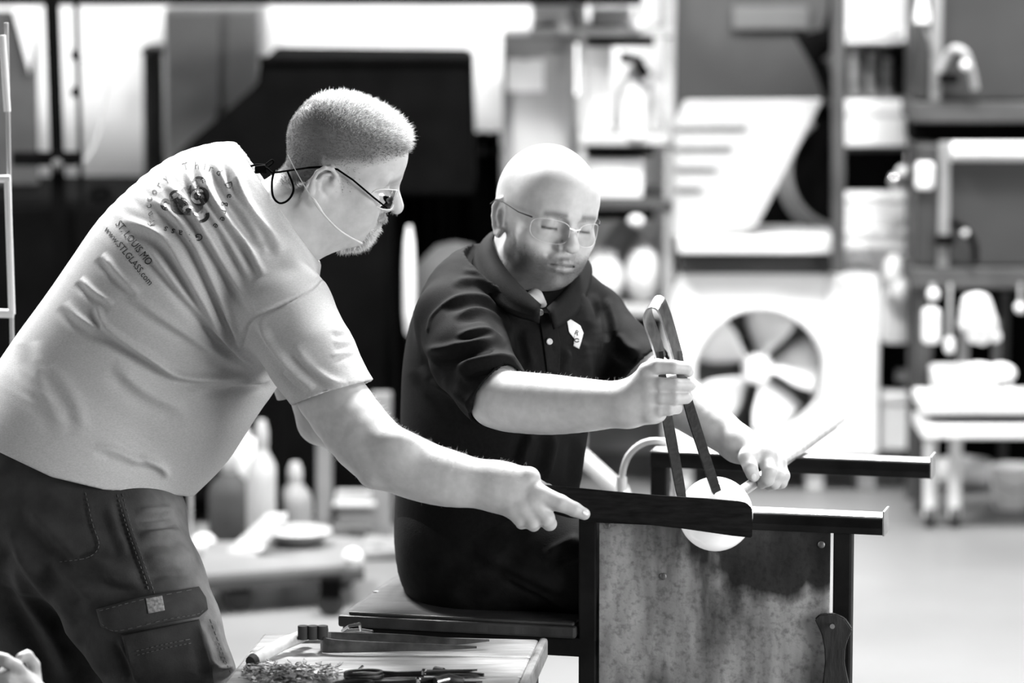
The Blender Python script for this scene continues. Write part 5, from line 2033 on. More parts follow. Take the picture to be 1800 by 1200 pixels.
# pipe rack at the far left, closer to the camera than the furnace
rk = empty('pipe_rack', PZ(18, 1500, 0), 'upright pipe rack with bright steel frame at the left edge', 'rack')
YR = 6.75
MB().tube([PY(11, 40, YR), PY(22, 640, YR), PY(30, 1040, YR), Vector((PY(34, 1200, YR).x, YR, 0))], 0.0042, 10).build('upright', M_GREY, rk)
for pl_ in (((4, 62), (13, 196)), ((13, 312), (21, 552))):
    MB().tube([PY(*pl_[0], YR - .01), PY(*pl_[1], YR - .01)], 0.0062, 10).build('bright_sleeve', M_WHITE, rk)
MB().tube([PY(-60, 316, YR - .01), PY(18, 314, YR - .01)], 0.007, 10).build('bracket', M_WHITE, rk)
MB().tube([PY(-60, 549, YR - .01), PY(24, 551, YR - .01)], 0.008, 10).build('bracket', M_WHITE, rk)

# ---- floor cart with gas cylinders, lower left
def cylinder_tank(label, px, pyb, pyt, wpx, Y, m, group=None):
    b = PY(px, pyb, Y); t = PY(px, pyt, Y); r = wpx / 2 * Y / FPX; h = t.z - b.z
    o = empty('gas_cylinder', b, label, 'cylinder', group)
    MB().lathe(b, [(r * .9, 0), (r, .02), (r, h * .60), (r * .85, h * .70), (r * .45, h * .78), (r * .40, h * .80)], 24).build('body', m, o)
    MB().lathe(b, [(r * .38, h * .80), (r * .42, h * .84), (r * .42, h * .93), (r * .25, h), (0.002, h)], 16).build('valve_cap', M_GREY, o)
    return o


cylinder_tank('grey gas cylinder with a white cap under the belly of the standing man', 405, 985, 790, 78, 9.75, M_DARK)
cylinder_tank('tall white gas cylinder between two dark rods', 462, 995, 738, 56, 9.6, M_GREY)
cylinder_tank('slim white cylinder right of the dark rod', 520, 990, 812, 62, 9.65, M_MID)
wb = empty('white_canister', PY(412, 830, 9.9), 'squat white canister on a stool behind the grey gas cylinder', 'canister')
b0 = PY(425, 850, 9.9)
sx_ = empty('low_stool', (b0.x, b0.y, 0), 'black stool under the squat white canister', 'stool')
MB().lathe((b0.x, b0.y, 0), [(0.05, b0.z - .02), (0.055, b0.z - .015), (0.055, b0.z - .001)], 20).build('seat', M_BLACK, sx_)
for k_ in range(3):
    MB().tube([(b0.x + .045 * math.cos(k_ * 2.09), b0.y + .045 * math.sin(k_ * 2.09), 0), (b0.x + .035 * math.cos(k_ * 2.09), b0.y + .035 * math.sin(k_ * 2.09), b0.z - .02)], .006, 8).build('leg', M_BLACK, sx_)
MB().lathe(b0, [(0.05, 0), (0.055, .01), (0.055, .10), (0.048, .115), (0.02, .12)], 20).build('body', M_WHITE, wb)
MB().lathe(b0 + Vector((0, 0, .12)), [(0.022, 0), (0.022, .02), (0.01, .025)], 14).build('cap', M_WHITE, wb)
wb = empty('white_ball_float', PY(352, 950, 9.6), 'white round float lying near the dark stand', 'float')
MB().ball(PY(358, 960, 9.6), 0.034, 18).build('ball', M_WHITE, wb)
MB().tube([PY(358, 960, 9.6) + Vector((0, 0, .03)), PY(358, 925, 9.6)], 0.006, 8).build('stem', M_GREY, wb)
post('thin dark rod standing among the gas cylinders', 485, 498, 690, 975, 9.4, M_BLACK, name='dark_rod', cat='rod', square=False)
post('slim grey rod left of the gas cylinders', 331, 339, 800, 1140, 8.6, M_GREY, name='grey_rod', cat='rod', square=False)
post('mid grey steel leg right of the gas cylinders', 556, 584, 700, 962, 9.95, M_MID, name='steel_post', cat='post')
post('dim grey steel leg close behind the seated man', 652, 688, 690, 975, 9.95, M_MID, name='steel_post', cat='post')
tr = empty('parts_tray', PY(640, 930, 9.9), 'grey tray of parts on the floor between the steel legs', 'tray')
mb = MB(); bbox(mb, 590, 655, 890, 925, 9.9, 0.2, 0.01); mb.build('box', M_MID, tr)
mb = MB(); bbox(mb, 585, 660, 885, 892, 9.89, 0.22, 0.004); mb.build('rim', M_GREY, tr)
# white board leaning
pts = [PY(505, 912, 9.25), PY(470, 912, 9.3), PY(372, 1002, 9.3), PY(412, 1026, 9.25)]
bd = empty('white_board', PY(400, 1026, 9.25), 'white board leaning diagonally on the cart in front of the cylinders', 'board')
MB().prism([pts[0], pts[1], pts[2], pts[3]], (0.0, 0.03, 0.012), 0.003).build('sheet', M_GREY, bd)
MB().prism([pts[0].lerp(pts[3], .46) + Vector((0, -.004, .002)), pts[1].lerp(pts[2], .46) + Vector((0, -.004, .002)), pts[1].lerp(pts[2], .5) + Vector((0, -.004, .002)), pts[0].lerp(pts[3], .5) + Vector((0, -.004, .002))], (0.0, 0.005, 0.003)).build('batten', M_WHITE, bd)
ct = empty('low_cart', PZ(500, 1080, 0), 'low pale platform cart on black castors', 'cart')
A, B_, C_, D_ = PY(340, 1032, 9.0), PY(640, 1000, 9.15), PY(640, 985, 9.45), PY(365, 1008, 9.45)
zt_ = (A.z + B_.z) / 2
pl_ = [Vector((q.x, q.y, zt_)) for q in (A, B_, C_, D_)]
MB().prism(pl_, (0, 0, 0.02), 0.004).build('deck', mat('cart_deck', 0.11, 0.6, var=.2, vscale=6), ct)
MB().prism([pl_[0] + Vector((0, 0, -.02)), pl_[1] + Vector((0, 0, -.02)), pl_[1] + Vector((0, .03, -.02)), pl_[0] + Vector((0, .03, -.02))], (0, 0, 0.02)).build('front_rail', M_DARK, ct)
for (px, py, w) in ((420, 1050, 0.028), (582, 1060, 0.034), (600, 1012, 0.026), (400, 1020, 0.026)):
    q = PZ(px, py + 22, 0)
    cs = MB()
    cs.lathe(q + Vector((0, -.012, .035)), [(0.01, 0), (0.035, .002), (0.035, .022), (0.01, .024)], 18, axis=(0, 1, 0))
    c_ = cs.build('castor', M_RUBBER, ct)
    MB().box(q + Vector((0, 0, .07)), (0.05, 0.045, 0.05), bev=.006).build('fork', M_BLACK, c_)
ds = empty('white_dish', Vector((PY(525, 1000, 9.4).x, 9.4, zt_ + .02)), 'shallow white dish on the low cart', 'dish')
q = Vector((PY(525, 1000, 9.4).x, 9.4, zt_ + .021))
MB().lathe(q, [(0.03, 0), (0.06, .01), (0.082, .035), (0.078, .035), (0.055, .014), (0.001, .010)], 26).build('bowl', M_MID, ds)
MB().lathe(q, [(0.079, .033), (0.084, .036), (0.079, .039)], 26).build('lip', M_GREY, ds)
lb = empty('glass_bulb', Vector((PY(620, 1010, 9.1).x, 9.1, zt_ + .02)), 'bright white bulb at the right end of the low cart', 'bulb')
MB().ball(Vector((PY(620, 1010, 9.1).x, 9.1, zt_ + .045)), 0.024, 16).build('globe', M_WHITE, lb)
MB().lathe(Vector((PY(620, 1010, 9.1).x, 9.1, zt_ + .02)), [(0.012, 0), (0.012, .012)], 12).build('base', M_GREY, lb)
pb = empty('paper_sheets', PZ(630, 975, 0), 'crumpled pale paper on the floor behind the seated man', 'paper')
rs = random.Random(5)
for k in range(4):
    q = PZ(600 + k * 34, 965 + 10 * (k % 2), 0.0)
    MB().prism([q + Vector((-.11, -.08, .004)), q + Vector((.11, -.07, .02)), q + Vector((.10, .10, .01)), q + Vector((-.09, .09, .03))], (0, 0, .006), 0.001).build('sheet', M_MID, pb)

# ---- centre: white cabinet and shelf rack
cb = empty('white_cabinet', PY(950, 560, 10.9), 'tall white cabinet with a paper notice behind the bald man', 'cabinet')
mb = MB(); bbox(mb, 884, 1012, 62, 620, 10.9, 0.4, 0.01); mb.build('body', M_GREY, cb)
mb = MB(); bbox(mb, 900, 1000, 92, 600, 10.885, 0.02, 0.004); dr = mb.build('door', mat('cabinet_door', 0.42, 0.5, var=.08, vscale=4), cb)
mb = MB(); bbox(mb, 886, 1012, 70, 84, 10.88, 0.03, 0.004); mb.build('top_rail', M_GREY, cb)
mb = MB(); bbox(mb, 992, 998, 300, 340, 10.86, 0.03, 0.003); mb.build('handle', M_GREY, dr)
pn = empty('paper_notice', PY(925, 160, 10.88), 'bright blank paper notice on the white cabinet door', 'notice')
mb = MB(); bbox(mb, 891, 956, 104, 161, 10.874, 0.008, 0.001); mb.build('sheet', mat('bright_paper', 0.93, 0.6), pn)
mb = MB(); bbox(mb, 918, 928, 101, 106, 10.868, 0.01, 0.001); mb.build('tape', M_GREY, pn)
tl = empty('fluorescent_tube', PY(1019, 168, 10.8), 'upright white fluorescent tube beside the cabinet', 'lamp')
em_ = bpy.data.materials.new('lit_tube'); em_.use_nodes = True
e_ = em_.node_tree.nodes['Principled BSDF']; e_.inputs['Emission Color'].default_value = (1, 1, 1, 1); e_.inputs['Emission Strength'].default_value = 2.0
MB().tube([PY(1019, 166, 10.8), PY(1019, 76, 10.8)], 0.0125, 14).build('tube', em_, tl)
for yy in (70, 172):
    MB().box(PY(1019, yy, 10.8), (0.035, 0.03, 0.02), bev=.004).build('socket', M_GREY, tl)

YS = 10.75
ra = empty('shelf_rack', PY(1110, 640, YS), 'grey shelf rack crowded with pale boxes and jugs', 'rack')
for a in (1017, 1170):
    mb = MB(); bbox(mb, a, a + 11, -40, 790, YS, 0.035, 0.003); mb.build('upright', M_GREY, ra)
    mb = MB(); bbox(mb, a, a + 11, -40, 790, YS + 0.40, 0.035, 0.003); mb.build('upright', M_GREY, ra)
for yy, m_ in ((48, M_GREY), (240, M_GREY), (352, M_DARK), (540, M_GREY)):
    mb = MB(); bbox(mb, 935 if yy < 100 else 1017, 1181, yy, yy + 16, YS - 0.01, 0.45, 0.004); mb.build('shelf', m_, ra)
    mb = MB(); bbox(mb, 1018, 1150, yy + 16, yy + 34, YS + .02, 0.02, 0.002); mb.build('under_shelf_shade', M_BLACK, ra)  # black strip paints the shade under each shelf
for (px, py) in ((990, 46), (1120, 44), (1120, 238), (1118, 388)):
    MB().ball(PY(px, py, YS - .02), 0.021, 12, sc=(1.1, .5, .8)).build('white_tag', M_WHITE, ra)
SHELF = lambda py, Y: 238 if False else 600 - FPX * (lambda q: (q[1] / q[2]))(w2c(np.array((0, Y, PY(1100, py, YS - .01).z + .002))))
carton('pale box leaning on the top shelf left of the white jugs', 1030, 1076, 72, SHELF(240, YS + .08), YS + .08, m=M_PALE)
carton('wide white box on the middle shelf behind the bald man', 1030, 1132, 280, SHELF(352, YS + .03), YS + .03)
carton('small pale box at the very top of the shelf rack', 935, 1030, 12, SHELF(48, YS + .05), YS + .05, m=M_PALE)
carton('white box at the top right of the shelf rack', 1122, 1168, -30, SHELF(48, YS + .05), YS + .05)
carton('low grey box above the small pale box', 1040, 1112, 18, SHELF(48, YS + .05), YS + .05, m=M_GREY)


def jug(label, px, pyb, pyt, wpx, Y, m=None, tilt=0.0):
    b = PY(px, pyb, Y); h = PY(px, pyt, Y).z - b.z; r = wpx / 2 * Y / FPX
    o = empty('plastic_jug', b, label, 'jug')
    ax_ = (tilt, 0, 1)
    MB().lathe(b, [(r * .92, 0), (r, .015), (r, h * .62), (r * .75, h * .80), (r * .32, h * .90), (r * .30, h * .93)], 20, axis=ax_).build('body', m or M_WHITE, o)
    MB().lathe(b, [(r * .34, h * .93), (r * .34, h), (r * .1, h)], 14, axis=ax_).build('cap', M_WHITE, o)
    q = b + Vector((r * .95, 0, h * .5))
    MB().tube([q, q + Vector((r * .35, 0, h * .10)), q + Vector((r * .2, 0, h * .26)), q + Vector((-r * .2, 0, h * .28))], 0.007, 8).build('handle', m or M_WHITE, o)
    return o


jug('broad white jug on the upper shelf', 1112, SHELF(240, YS + .1), 118, 58, YS + .1, M_PALE)
jug('leaning white jug at the right end of the upper shelf', 1146, SHELF(240, YS + .15), 128, 34, YS + .15, M_PALE, 0.08)
gn = empty('spray_gun', PY(1105, 130, YS + .05), 'dark spray gun hanging in front of the white jugs', 'spray gun')
MB().tube([PY(1090, 100, YS + .05), PY(1130, 108, YS + .05)], [0.016, 0.012], 12).build('barrel', M_BLACK, gn)
MB().tube([PY(1120, 108, YS + .05), PY(1136, 135, YS + .05)], [0.015, 0.018], 12).build('grip', M_BLACK, gn)
for k, (cx, cy, r1, r2) in enumerate(((1060, 488, 38, 46), (1132, 478, 36, 56), (1098, 462, 46, 72))):
    s_ = empty('plaster_sack', PY(cx, cy + r2, YS + .1), ('plump white sack behind the shoulder of the bald man', 'rounded white sack left of the fan', 'tall white sack standing behind the two smaller sacks')[k], 'sack')
    ys_ = YS + (.12, .12, .31)[k]
    MB().ball(PY(cx, cy, ys_), 1.0, 22, sc=(r1 * YS / FPX, 0.085, r2 * YS / FPX)).build('bag', M_CARD, s_)
    MB().ball(PY(cx + 6, cy - r2 + 4, ys_), 0.022, 10, sc=(1.6, 1, .7)).build('tied_neck', M_CARD, s_)
mk = empty('machine_base', PY(1090, 640, YS), 'dark machine on the lower shelf beside the bald man', 'machine')
mb = MB(); bbox(mb, 1050, 1178, 560, 700, YS + .05, .3, .01); mb.build('housing', M_DARK, mk)
mb = MB(); bbox(mb, 1070, 1120, 590, 640, YS + .03, .03, .004); mb.build('hatch', M_MID, mk)

# ---- board, louvred panel, hoses
pg_ = empty('dark_pinboard', PY(1325, 172, 11.2), 'dark grey board on the wall above the white louvred panel', 'board')
mb = MB(); bbox(mb, 1188, 1470, -60, 420, 11.2, 0.05, 0.004); mb.build('sheet', mat('dark_board', 0.045, 0.8, var=0.25, vscale=4), pg_)
mb = MB(); bbox(mb, 1288, 1420, 12, 52, 11.18, 0.02, 0.003); mb.build('blank_plate', mat('dull_plate', 0.10, 0.6, var=.1), pg_)
ld = empty('clamp_lamp', PY(1425, 130, 10.95), 'black clamp lamp in front of the dark board', 'lamp')
hd_ = PY(1415, 92, 10.95)
MB().lathe(hd_, [(0.02, 0.09), (0.035, 0.07), (0.045, 0.03), (0.065, 0.0), (0.060, 0.0), (0.04, 0.028), (0.001, 0.03)], 20, axis=(0.85, 0, 0.5)).build('shade', M_BLACK, ld)
MB().tube([hd_ + Vector((.06, 0, .04)), PY(1465, 20, 10.95), PY(1468, -40, 10.95)], 0.016, 10).build('arm', M_BLACK, ld)
MB().tube([PY(1440, 110, 10.95), PY(1455, 150, 10.95), PY(1462, 172, 10.95)], 0.022, 10).build('cable', M_BLACK, ld)

lv = empty('louvred_panel', PY(1290, 415, 10.7), 'slanted white louvred panel leaning on the shelf above the fan', 'panel')
pts = [PY(*q, 10.7) for q in ((1183, 418), (1186, 215), (1204, 178), (1446, 176), (1330, 398), (1310, 408))]
MB().prism(pts, (0, 0.05, 0), 0.004).build('sheet', mat('off_white_sheet', 0.34, 0.6, var=.1, vscale=4), lv)
for k in range(4):
    y0 = 205 + k * 36
    c, s = rect(1188, 1312 - k * 26, y0 + 14, y0 + 22, 10.692, 0.012)
    MB().box(c, (s[0], 0.016, s[2] * 1.0), Matrix.Rotation(0.5, 3, 'X'), 0.003).build('slat', M_MID, lv)
sb = empty('wall_shelf', PY(1330, 480, 10.72), 'pale wall shelf directly above the white fan', 'shelf')
mb = MB(); bbox(mb, 1192, 1470, 418, 446, 10.66, 0.5, 0.006); mb.build('board', M_PALE, sb)
mb = MB(); bbox(mb, 1194, 1474, 447, 480, 10.70, 0.4, 0.006); mb.build('apron', M_DARK, sb)
ho = empty('coiled_hose', PY(1440, 415, 10.95), 'dark hose coiled behind the slanted white panel', 'hose')
cc = PY(1490, 300, 10.95)
for k, r in enumerate((0.17, 0.195)):
    MB().tube([cc + Vector((math.cos(t) * r, 0.02 * k, math.sin(t) * r)) for t in np.linspace(2.2, 4.6, 26)], 0.012, 10).build('coil', M_MID, ho)
nb = empty('black_cabinet', PY(1400, 418, 11.0), 'black cabinet recess behind the coiled hose', 'cabinet')
mb = MB(); bbox(mb, 1300, 1462, 190, 416, 11.0, 0.15, 0.005); mb.build('back', M_BLACK, nb)
mb = MB(); bbox(mb, 1300, 1462, 186, 194, 10.98, 0.16, 0.003); mb.build('top_edge', M_BLACK, nb)
post('mid grey rack post between the dark board and the white boxes', 1462, 1485, -60, 480, 10.6, M_DARK, name='rack_post')

# ---- boxes right of the post
carton('white box stack at the top right of the rack post', 1488, 1592, -40, 52, 10.75)
carton('flat white box under the top white box', 1478, 1590, 54, 78, 10.72, lid=.4)
carton('large white box below the jars', 1482, 1600, 176, 258, 10.7, lid=.35)
carton('white box over the small shelf beside the fan top', 1480, 1594, 342, 400, 10.7)
carton('lower white box on the shelf beside the fan top', 1482, 1596, 402, 440, 10.68, lid=.4)
cs_ = empty('jar_shelf', PY(1535, 180, 10.75), 'dark open shelf holding glass jars', 'shelf')
mb = MB(); bbox(mb, 1482, 1600, 172, 178, 10.72, .3, .003); mb.build('board', M_DARK, cs_)
mb = MB(); bbox(mb, 1482, 1604, 78, 178, 11.05, .03, .003); mb.build('back', M_DARK, cs_)
mb = MB(); bbox(mb, 1582, 1600, 78, 178, 10.78, .3, .003); mb.build('side', M_BLACK, cs_)
for k, (px, w, hh) in enumerate(((1505, 26, 88), (1533, 24, 80), (1560, 22, 70))):
    b = PY(px, 172, 10.85); h = hh * 10.85 / FPX; r = w / 2 * 10.85 / FPX
    o = empty('glass_jar', b, ('leftmost tall glass jar on the dark shelf', 'middle glass jar on the dark shelf', 'shortest glass jar on the dark shelf')[k], 'jar', 'jars on the dark shelf')
    MB().lathe(b, [(r * .9, 0), (r, .01), (r, h * .8), (r * .7, h * .9)], 18).build('body', mat('dusty_glass', 0.25, 0.2, var=.3, vscale=30), o)
    MB().lathe(b, [(r * .75, h * .9), (r * .75, h), (r * .1, h)], 16).build('lid', M_GREY, o)
nd = empty('dark_bin', PY(1535, 342, 10.8), 'black storage bin between two white boxes', 'bin')
mb = MB(); bbox(mb, 1484, 1592, 262, 342, 10.82, .25, .008); mb.build('body', M_BLACK, nd)
mb = MB(); bbox(mb, 1480, 1596, 258, 266, 10.80, .28, .003); mb.build('rim', M_DARK, nd)
gl_ = empty('clamp_highlights', PY(1580, 340, 10.6), 'two bright balls standing in for highlights on clamps', 'ornament')
for (px, py, r, e) in ((1587, 302, 0.018, 3.0), (1573, 316, 0.018, 1.2)):
    MB().ball(PY(px, py, 10.6), r, 14).build('highlight_ball', M_CHROME if e < 2 else M_WHITE, gl_)  # bright balls in place of blurred highlights
MB().lathe(PY(1580, 342, 10.62), [(0.03, 0), (0.02, .02), (0.008, .03), (0.01, .05)], 14).build('foot', M_GREY, gl_)

M_FAN = mat('fan_white_enamel', 0.84, 0.45, var=.04, vscale=4)
# ---- big white drum fan
YN = 10.75
fc = PY(1335, 655, YN)
fn = empty('drum_fan', PY(1365, 812, YN), 'big white square industrial fan with round opening', 'fan')
c, s = rect(1186, 1456, 482, 806, YN, 0.10)
ro, n = 118 * YN / FPX, 56
# front plate with a round hole
v, f_ = [], []
for yy in (YN, YN + 0.10):
    for i in range(n):
        a = 2 * math.pi * i / n
        v.append((fc.x + ro * math.cos(a), yy, fc.z + ro * math.sin(a)))
    for i in range(n):
        a = 2 * math.pi * i / n
        ca, sa = math.cos(a), math.sin(a)
        kx = ((c[0] + s[0] / 2 - fc.x) / ca) if ca > 1e-6 else (((c[0] - s[0] / 2 - fc.x) / ca) if ca < -1e-6 else 1e9)
        kz = ((c[2] + s[2] / 2 - fc.z) / sa) if sa > 1e-6 else (((c[2] - s[2] / 2 - fc.z) / sa) if sa < -1e-6 else 1e9)
        k = min(kx, kz)
        v.append((fc.x + k * ca, yy, fc.z + k * sa))
for i in range(n):
    j = (i + 1) % n
    f_ += [(i, j, n + j, n + i), (2 * n + j, 2 * n + i, 3 * n + i, 3 * n + j), (j, i, 2 * n + i, 2 * n + j), (n + i, n + j, 3 * n + j, 3 * n + i)]
link_mesh('front_plate', v, f_, M_FAN, fn)
mb = MB(); bbox(mb, 1186, 1456, 480, 488, YN + .10, 0.34, 0.004); mb.build('top_panel', M_FAN, fn)
mb = MB(); bbox(mb, 1186, 1456, 798, 806, YN + .10, 0.34, 0.004); mb.build('bottom_panel', M_FAN, fn)
mb = MB(); bbox(mb, 1186, 1194, 488, 798, YN + .10, 0.34, 0.004); mb.build('side_panel', M_FAN, fn)
mb = MB(); bbox(mb, 1452, 1545, 474, 808, YN - .02, 0.46, 0.02); mb.build('side_column', M_FAN, fn)
for xx in (1478, 1496, 1514):
    mb = MB(); bbox(mb, xx, xx + 5, 492, 800, YN - .026, 0.02, 0.002); mb.build('groove_trim', M_PALE, fn)
MB().tube([Vector((fc.x + ro * math.cos(a), YN - .004, fc.z + ro * math.sin(a))) for a in np.linspace(0, 2 * math.pi, 56, endpoint=False)], 0.008, 8, closed=True).build('ring', M_PALE, fn)
MB().lathe(fc + Vector((0, .10, 0)), [(0.042, 0), (0.045, .015), (0.03, .05), (0.001, .055)], 20, axis=(0, -1, 0)).build('hub', M_FAN, fn)
for k in range(5):
    a0 = math.radians(148 + 72 * k)
    vv, ff = [], []
    for i in range(7):
        r = 0.03 + (ro * 0.93 - 0.03) * i / 6
        wdt = 0.24 + 0.46 * math.sin(math.pi * min(1, i / 5.0) * .62)
        for j in range(5):
            t = (j / 4 - .5)
            a = a0 + t * wdt * 1.35
            vv.append((fc.x + r * math.cos(a), YN + 0.10 + t * 0.07, fc.z + r * math.sin(a)))
    for i in range(6):
        for j in range(4):
            ff.append((i * 5 + j, i * 5 + j + 1, (i + 1) * 5 + j + 1, (i + 1) * 5 + j))
    bo = link_mesh('fan_blade', vv, ff, M_FAN, fn, smooth=True)
    bo.modifiers.new('thickness', 'SOLIDIFY').thickness = 0.004
mb = MB(); bbox(mb, 1318, 1352, 530, 780, YN + .30, 0.04, 0.004); mb.build('motor_strut', M_DARK, fn)
MB().lathe(fc + Vector((0, .36, 0)), [(0.055, 0), (0.06, .02), (0.06, .14), (0.03, .16)], 20, axis=(0, -1, 0)).build('motor', M_DARK, fn)
mb = MB(); bbox(mb, 1200, 1450, 495, 795, YN + .425, 0.01, 0.002); mb.build('rear_shutter', M_MID, fn)
for a in (1200, 1430, 1520):
    q = PY(a, 808, YN + .1)
    MB().box((q.x, q.y, q.z / 2), (0.05, 0.12, q.z), bev=.005).build('foot', M_PALE, fn)

# ---- between fan and kiln
jug('big white jug right of the fan', 1578, 600, 478, 62, 10.75)
carton('white box on the floor right of the fan', 1548, 1616, 690, 792, 10.75, m=M_PALE)
dk = empty('gap_shade_block', PY(1580, 690, 10.8), 'black block standing in for the shade between the white jug and the white box', 'toolbox')
mb = MB(); bbox(mb, 1546, 1612, 606, 688, 10.82, .2, .008); mb.build('body', M_BLACK, dk)  # black block in place of the shaded gap
mb = MB(); bbox(mb, 1575, 1598, 650, 672, 10.80, .03, .004); mb.build('latch', M_GREY, dk)
ck = empty('white_cloth', PY(1560, 485, 10.7), 'white cloth rag hung above the white jug', 'rag')
MB().ball(PY(1570, 478, 10.68), 1.0, 16, sc=(.03, .03, .05)).build('fold', M_CARD, ck)
MB().ball(PY(1585, 505, 10.68), 1.0, 16, sc=(.036, .03, .045)).build('fold', M_CARD, ck)

# ---- right: two stacked kilns on a frame
YK = 10.4
kn = empty('upper_kiln', PY(1720, 190, YK), 'dark grey upper kiln at the top right corner', 'kiln')
M_KILN = mat('kiln_sheet', 0.016, 0.55, var=.25, vscale=5)
mb = MB(); bbox(mb, 1612, 1960, -120, 178, YK, .28, .01); mb.build('body', M_KILN, kn)
mb = MB(); bbox(mb, 1640, 1655, -120, 178, YK - .02, .03, .004); mb.build('door_edge', M_MID, kn)
for tag_, dy in (('clamp', 0),):
    q = PY(1690, 130, YK - .06)
    MB().tube([tuple(w) for w in smooth_path([PY(1652, 125, YK - .05), PY(1672, 88, YK - .07), PY(1695, 92, YK - .08), PY(1708, 125, YK - .07), PY(1714, 155, YK - .05)], 5)], 0.011, 10).build('latch_arm', M_GREY, kn)
    MB().box(PY(1668, 138, YK - .05), (0.05, 0.05, 0.025), bev=.005).build('latch_block', M_BLACK, kn)
    MB().ball(PY(1697, 115, YK - .09), .014).build('latch_knob', M_PALE, kn)
bm_ = empty('kiln_frame', PZ(1700, 830, 0), 'dark steel frame carrying the two kilns', 'frame')
for a, b, m_ in ((180, 216, M_DARK), (472, 508, M_DARK)):
    mb = MB(); bbox(mb, 1604, 1960, a, b, YK - .03, .3, .006); mb.build('beam', m_, bm_)
for a in (1616, 1900):
    q = PY(a + 12, 500, YK)
    MB().box((q.x, YK + .03, q.z / 2), (0.042, 0.042, q.z), bev=.004).build('leg', M_DARK, bm_)
    MB().box((q.x, YK + .24, q.z / 2), (0.042, 0.042, q.z), bev=.004).build('leg', M_DARK, bm_)
mb = MB(); bbox(mb, 1604, 1960, 217, 249, YK + .08, .18, .004); mb.build('gap_shade', M_BLACK, bm_)  # black sheet paints the dark gap under the beam
kn2 = empty('lower_kiln', PY(1720, 472, YK), 'grey lower kiln under the steel beam at the right edge', 'kiln')
mb = MB(); bbox(mb, 1612, 1960, 252, 470, YK, .28, .01); mb.build('body', M_KILN, kn2)
MB().tube([PY(1672, 266, YK - .04), PY(1960, 266, YK - .04)], 0.026, 14).build('lid_roll', M_PALE, kn2)
mb = MB(); bbox(mb, 1652, 1668, 250, 470, YK - .02, .03, .004); mb.build('door_edge', M_MID, kn2)
mb = MB(); bbox(mb, 1611, 1642, 286, 334, YK - .03, .03, .01); mb.build('blank_tag', M_PALE, kn2)
mb = MB(); bbox(mb, 1648, 1678, 415, 432, YK - .05, .05, .004); mb.build('latch_block', M_BLACK, kn2)
MB().tube([tuple(w) for w in smooth_path([PY(1672, 390, YK - .06), PY(1697, 405, YK - .08), PY(1712, 430, YK - .07), PY(1714, 460, YK - .05)], 5)], 0.010, 10).build('latch_arm', M_BLACK, kn2)
MB().ball(PY(1697, 408, YK - .08), .012).build('latch_knob', M_PALE, kn2)
wn = empty('white_bottle', PY(1620, 40, YK - .1), 'white nozzle bottle hanging above the upper kiln', 'bottle')
MB().lathe(PY(1621, 40, YK - .1), [(0.022, 0), (0.022, .02), (0.014, .06), (0.008, .09), (0.005, .11)], 16).build('body', M_WHITE, wn)
MB().tube([PY(1621, 40, YK - .1), PY(1636, 70, YK - .1), PY(1640, 100, YK - .08)], 0.006, 8).build('hose', M_MID, wn)
# black recess below the kilns
dg = empty('dark_cupboard', PY(1720, 700, 10.9), 'black cupboard under the kiln frame', 'cupboard')
mb = MB(); bbox(mb, 1604, 1960, 508, 830, 10.95, .2, .005); mb.build('back', M_BLACK, dg)
mb = MB(); bbox(mb, 1760, 1770, 515, 830, 10.93, .03, .003); mb.build('door_edge', M_DARK, dg)
# clamps and glove hanging
for k, (px, py, w, h, lab) in enumerate(((1642, 519, 20, 20, 'small white knob hanging highest under the kiln beam'), (1638, 574, 30, 62, 'white rectangular switch box under the kiln beam'), (1670, 608, 16, 28, 'small pale tag hanging beside the switch box'), (1795, 542, 18, 18, 'round white knob at the right frame edge'))):
    o = empty('switch_box' if k == 1 else 'hanging_knob', PY(px, py + h / 2, YK - .1), lab, 'switch' if k == 1 else 'knob')
    c, s = rect(px - w / 2, px + w / 2, py - h / 2, py + h / 2, YK - .12, .04)
    MB().box(c, s, bev=.012).build('housing', M_WHITE, o)
    MB().tube([Vector(c) + Vector((0, 0, s[2] / 2)), Vector((c[0], c[1], PY(px, 500, YK - .12).z))], 0.005, 8).build('stem', M_GREY, o)
gv = empty('work_glove', PY(1722, 598, YK - .12), 'white work glove hung below the kiln beam', 'glove')
fg = Field()
g0 = lambda px, py, z=0: w2c(np.array(PY(px, py, YK - .12 + z)))
fg.u(Cone(g0(1718, 540), g0(1725, 565), .040, .042)).u(Cone(g0(1735, 570), g0(1750, 592), .022, .016), .015).u(Cone(g0(1720, 570), g0(1712, 592), .02, .018), .012).u(Cone(g0(1728, 575), g0(1728, 597), .018, .015), .01).u(Cone(g0(1700, 545), g0(1694, 572), .018, .014), .012)
gv_, gf_ = fg.mesh(.006)
skin_mesh('hand', gv_, gf_, M_CARD, gv)
MB().lathe(PY(1716, 538, YK - .12), [(0.036, 0), (0.04, .015), (0.03, .03)], 16).build('cuff', M_PALE, gv)
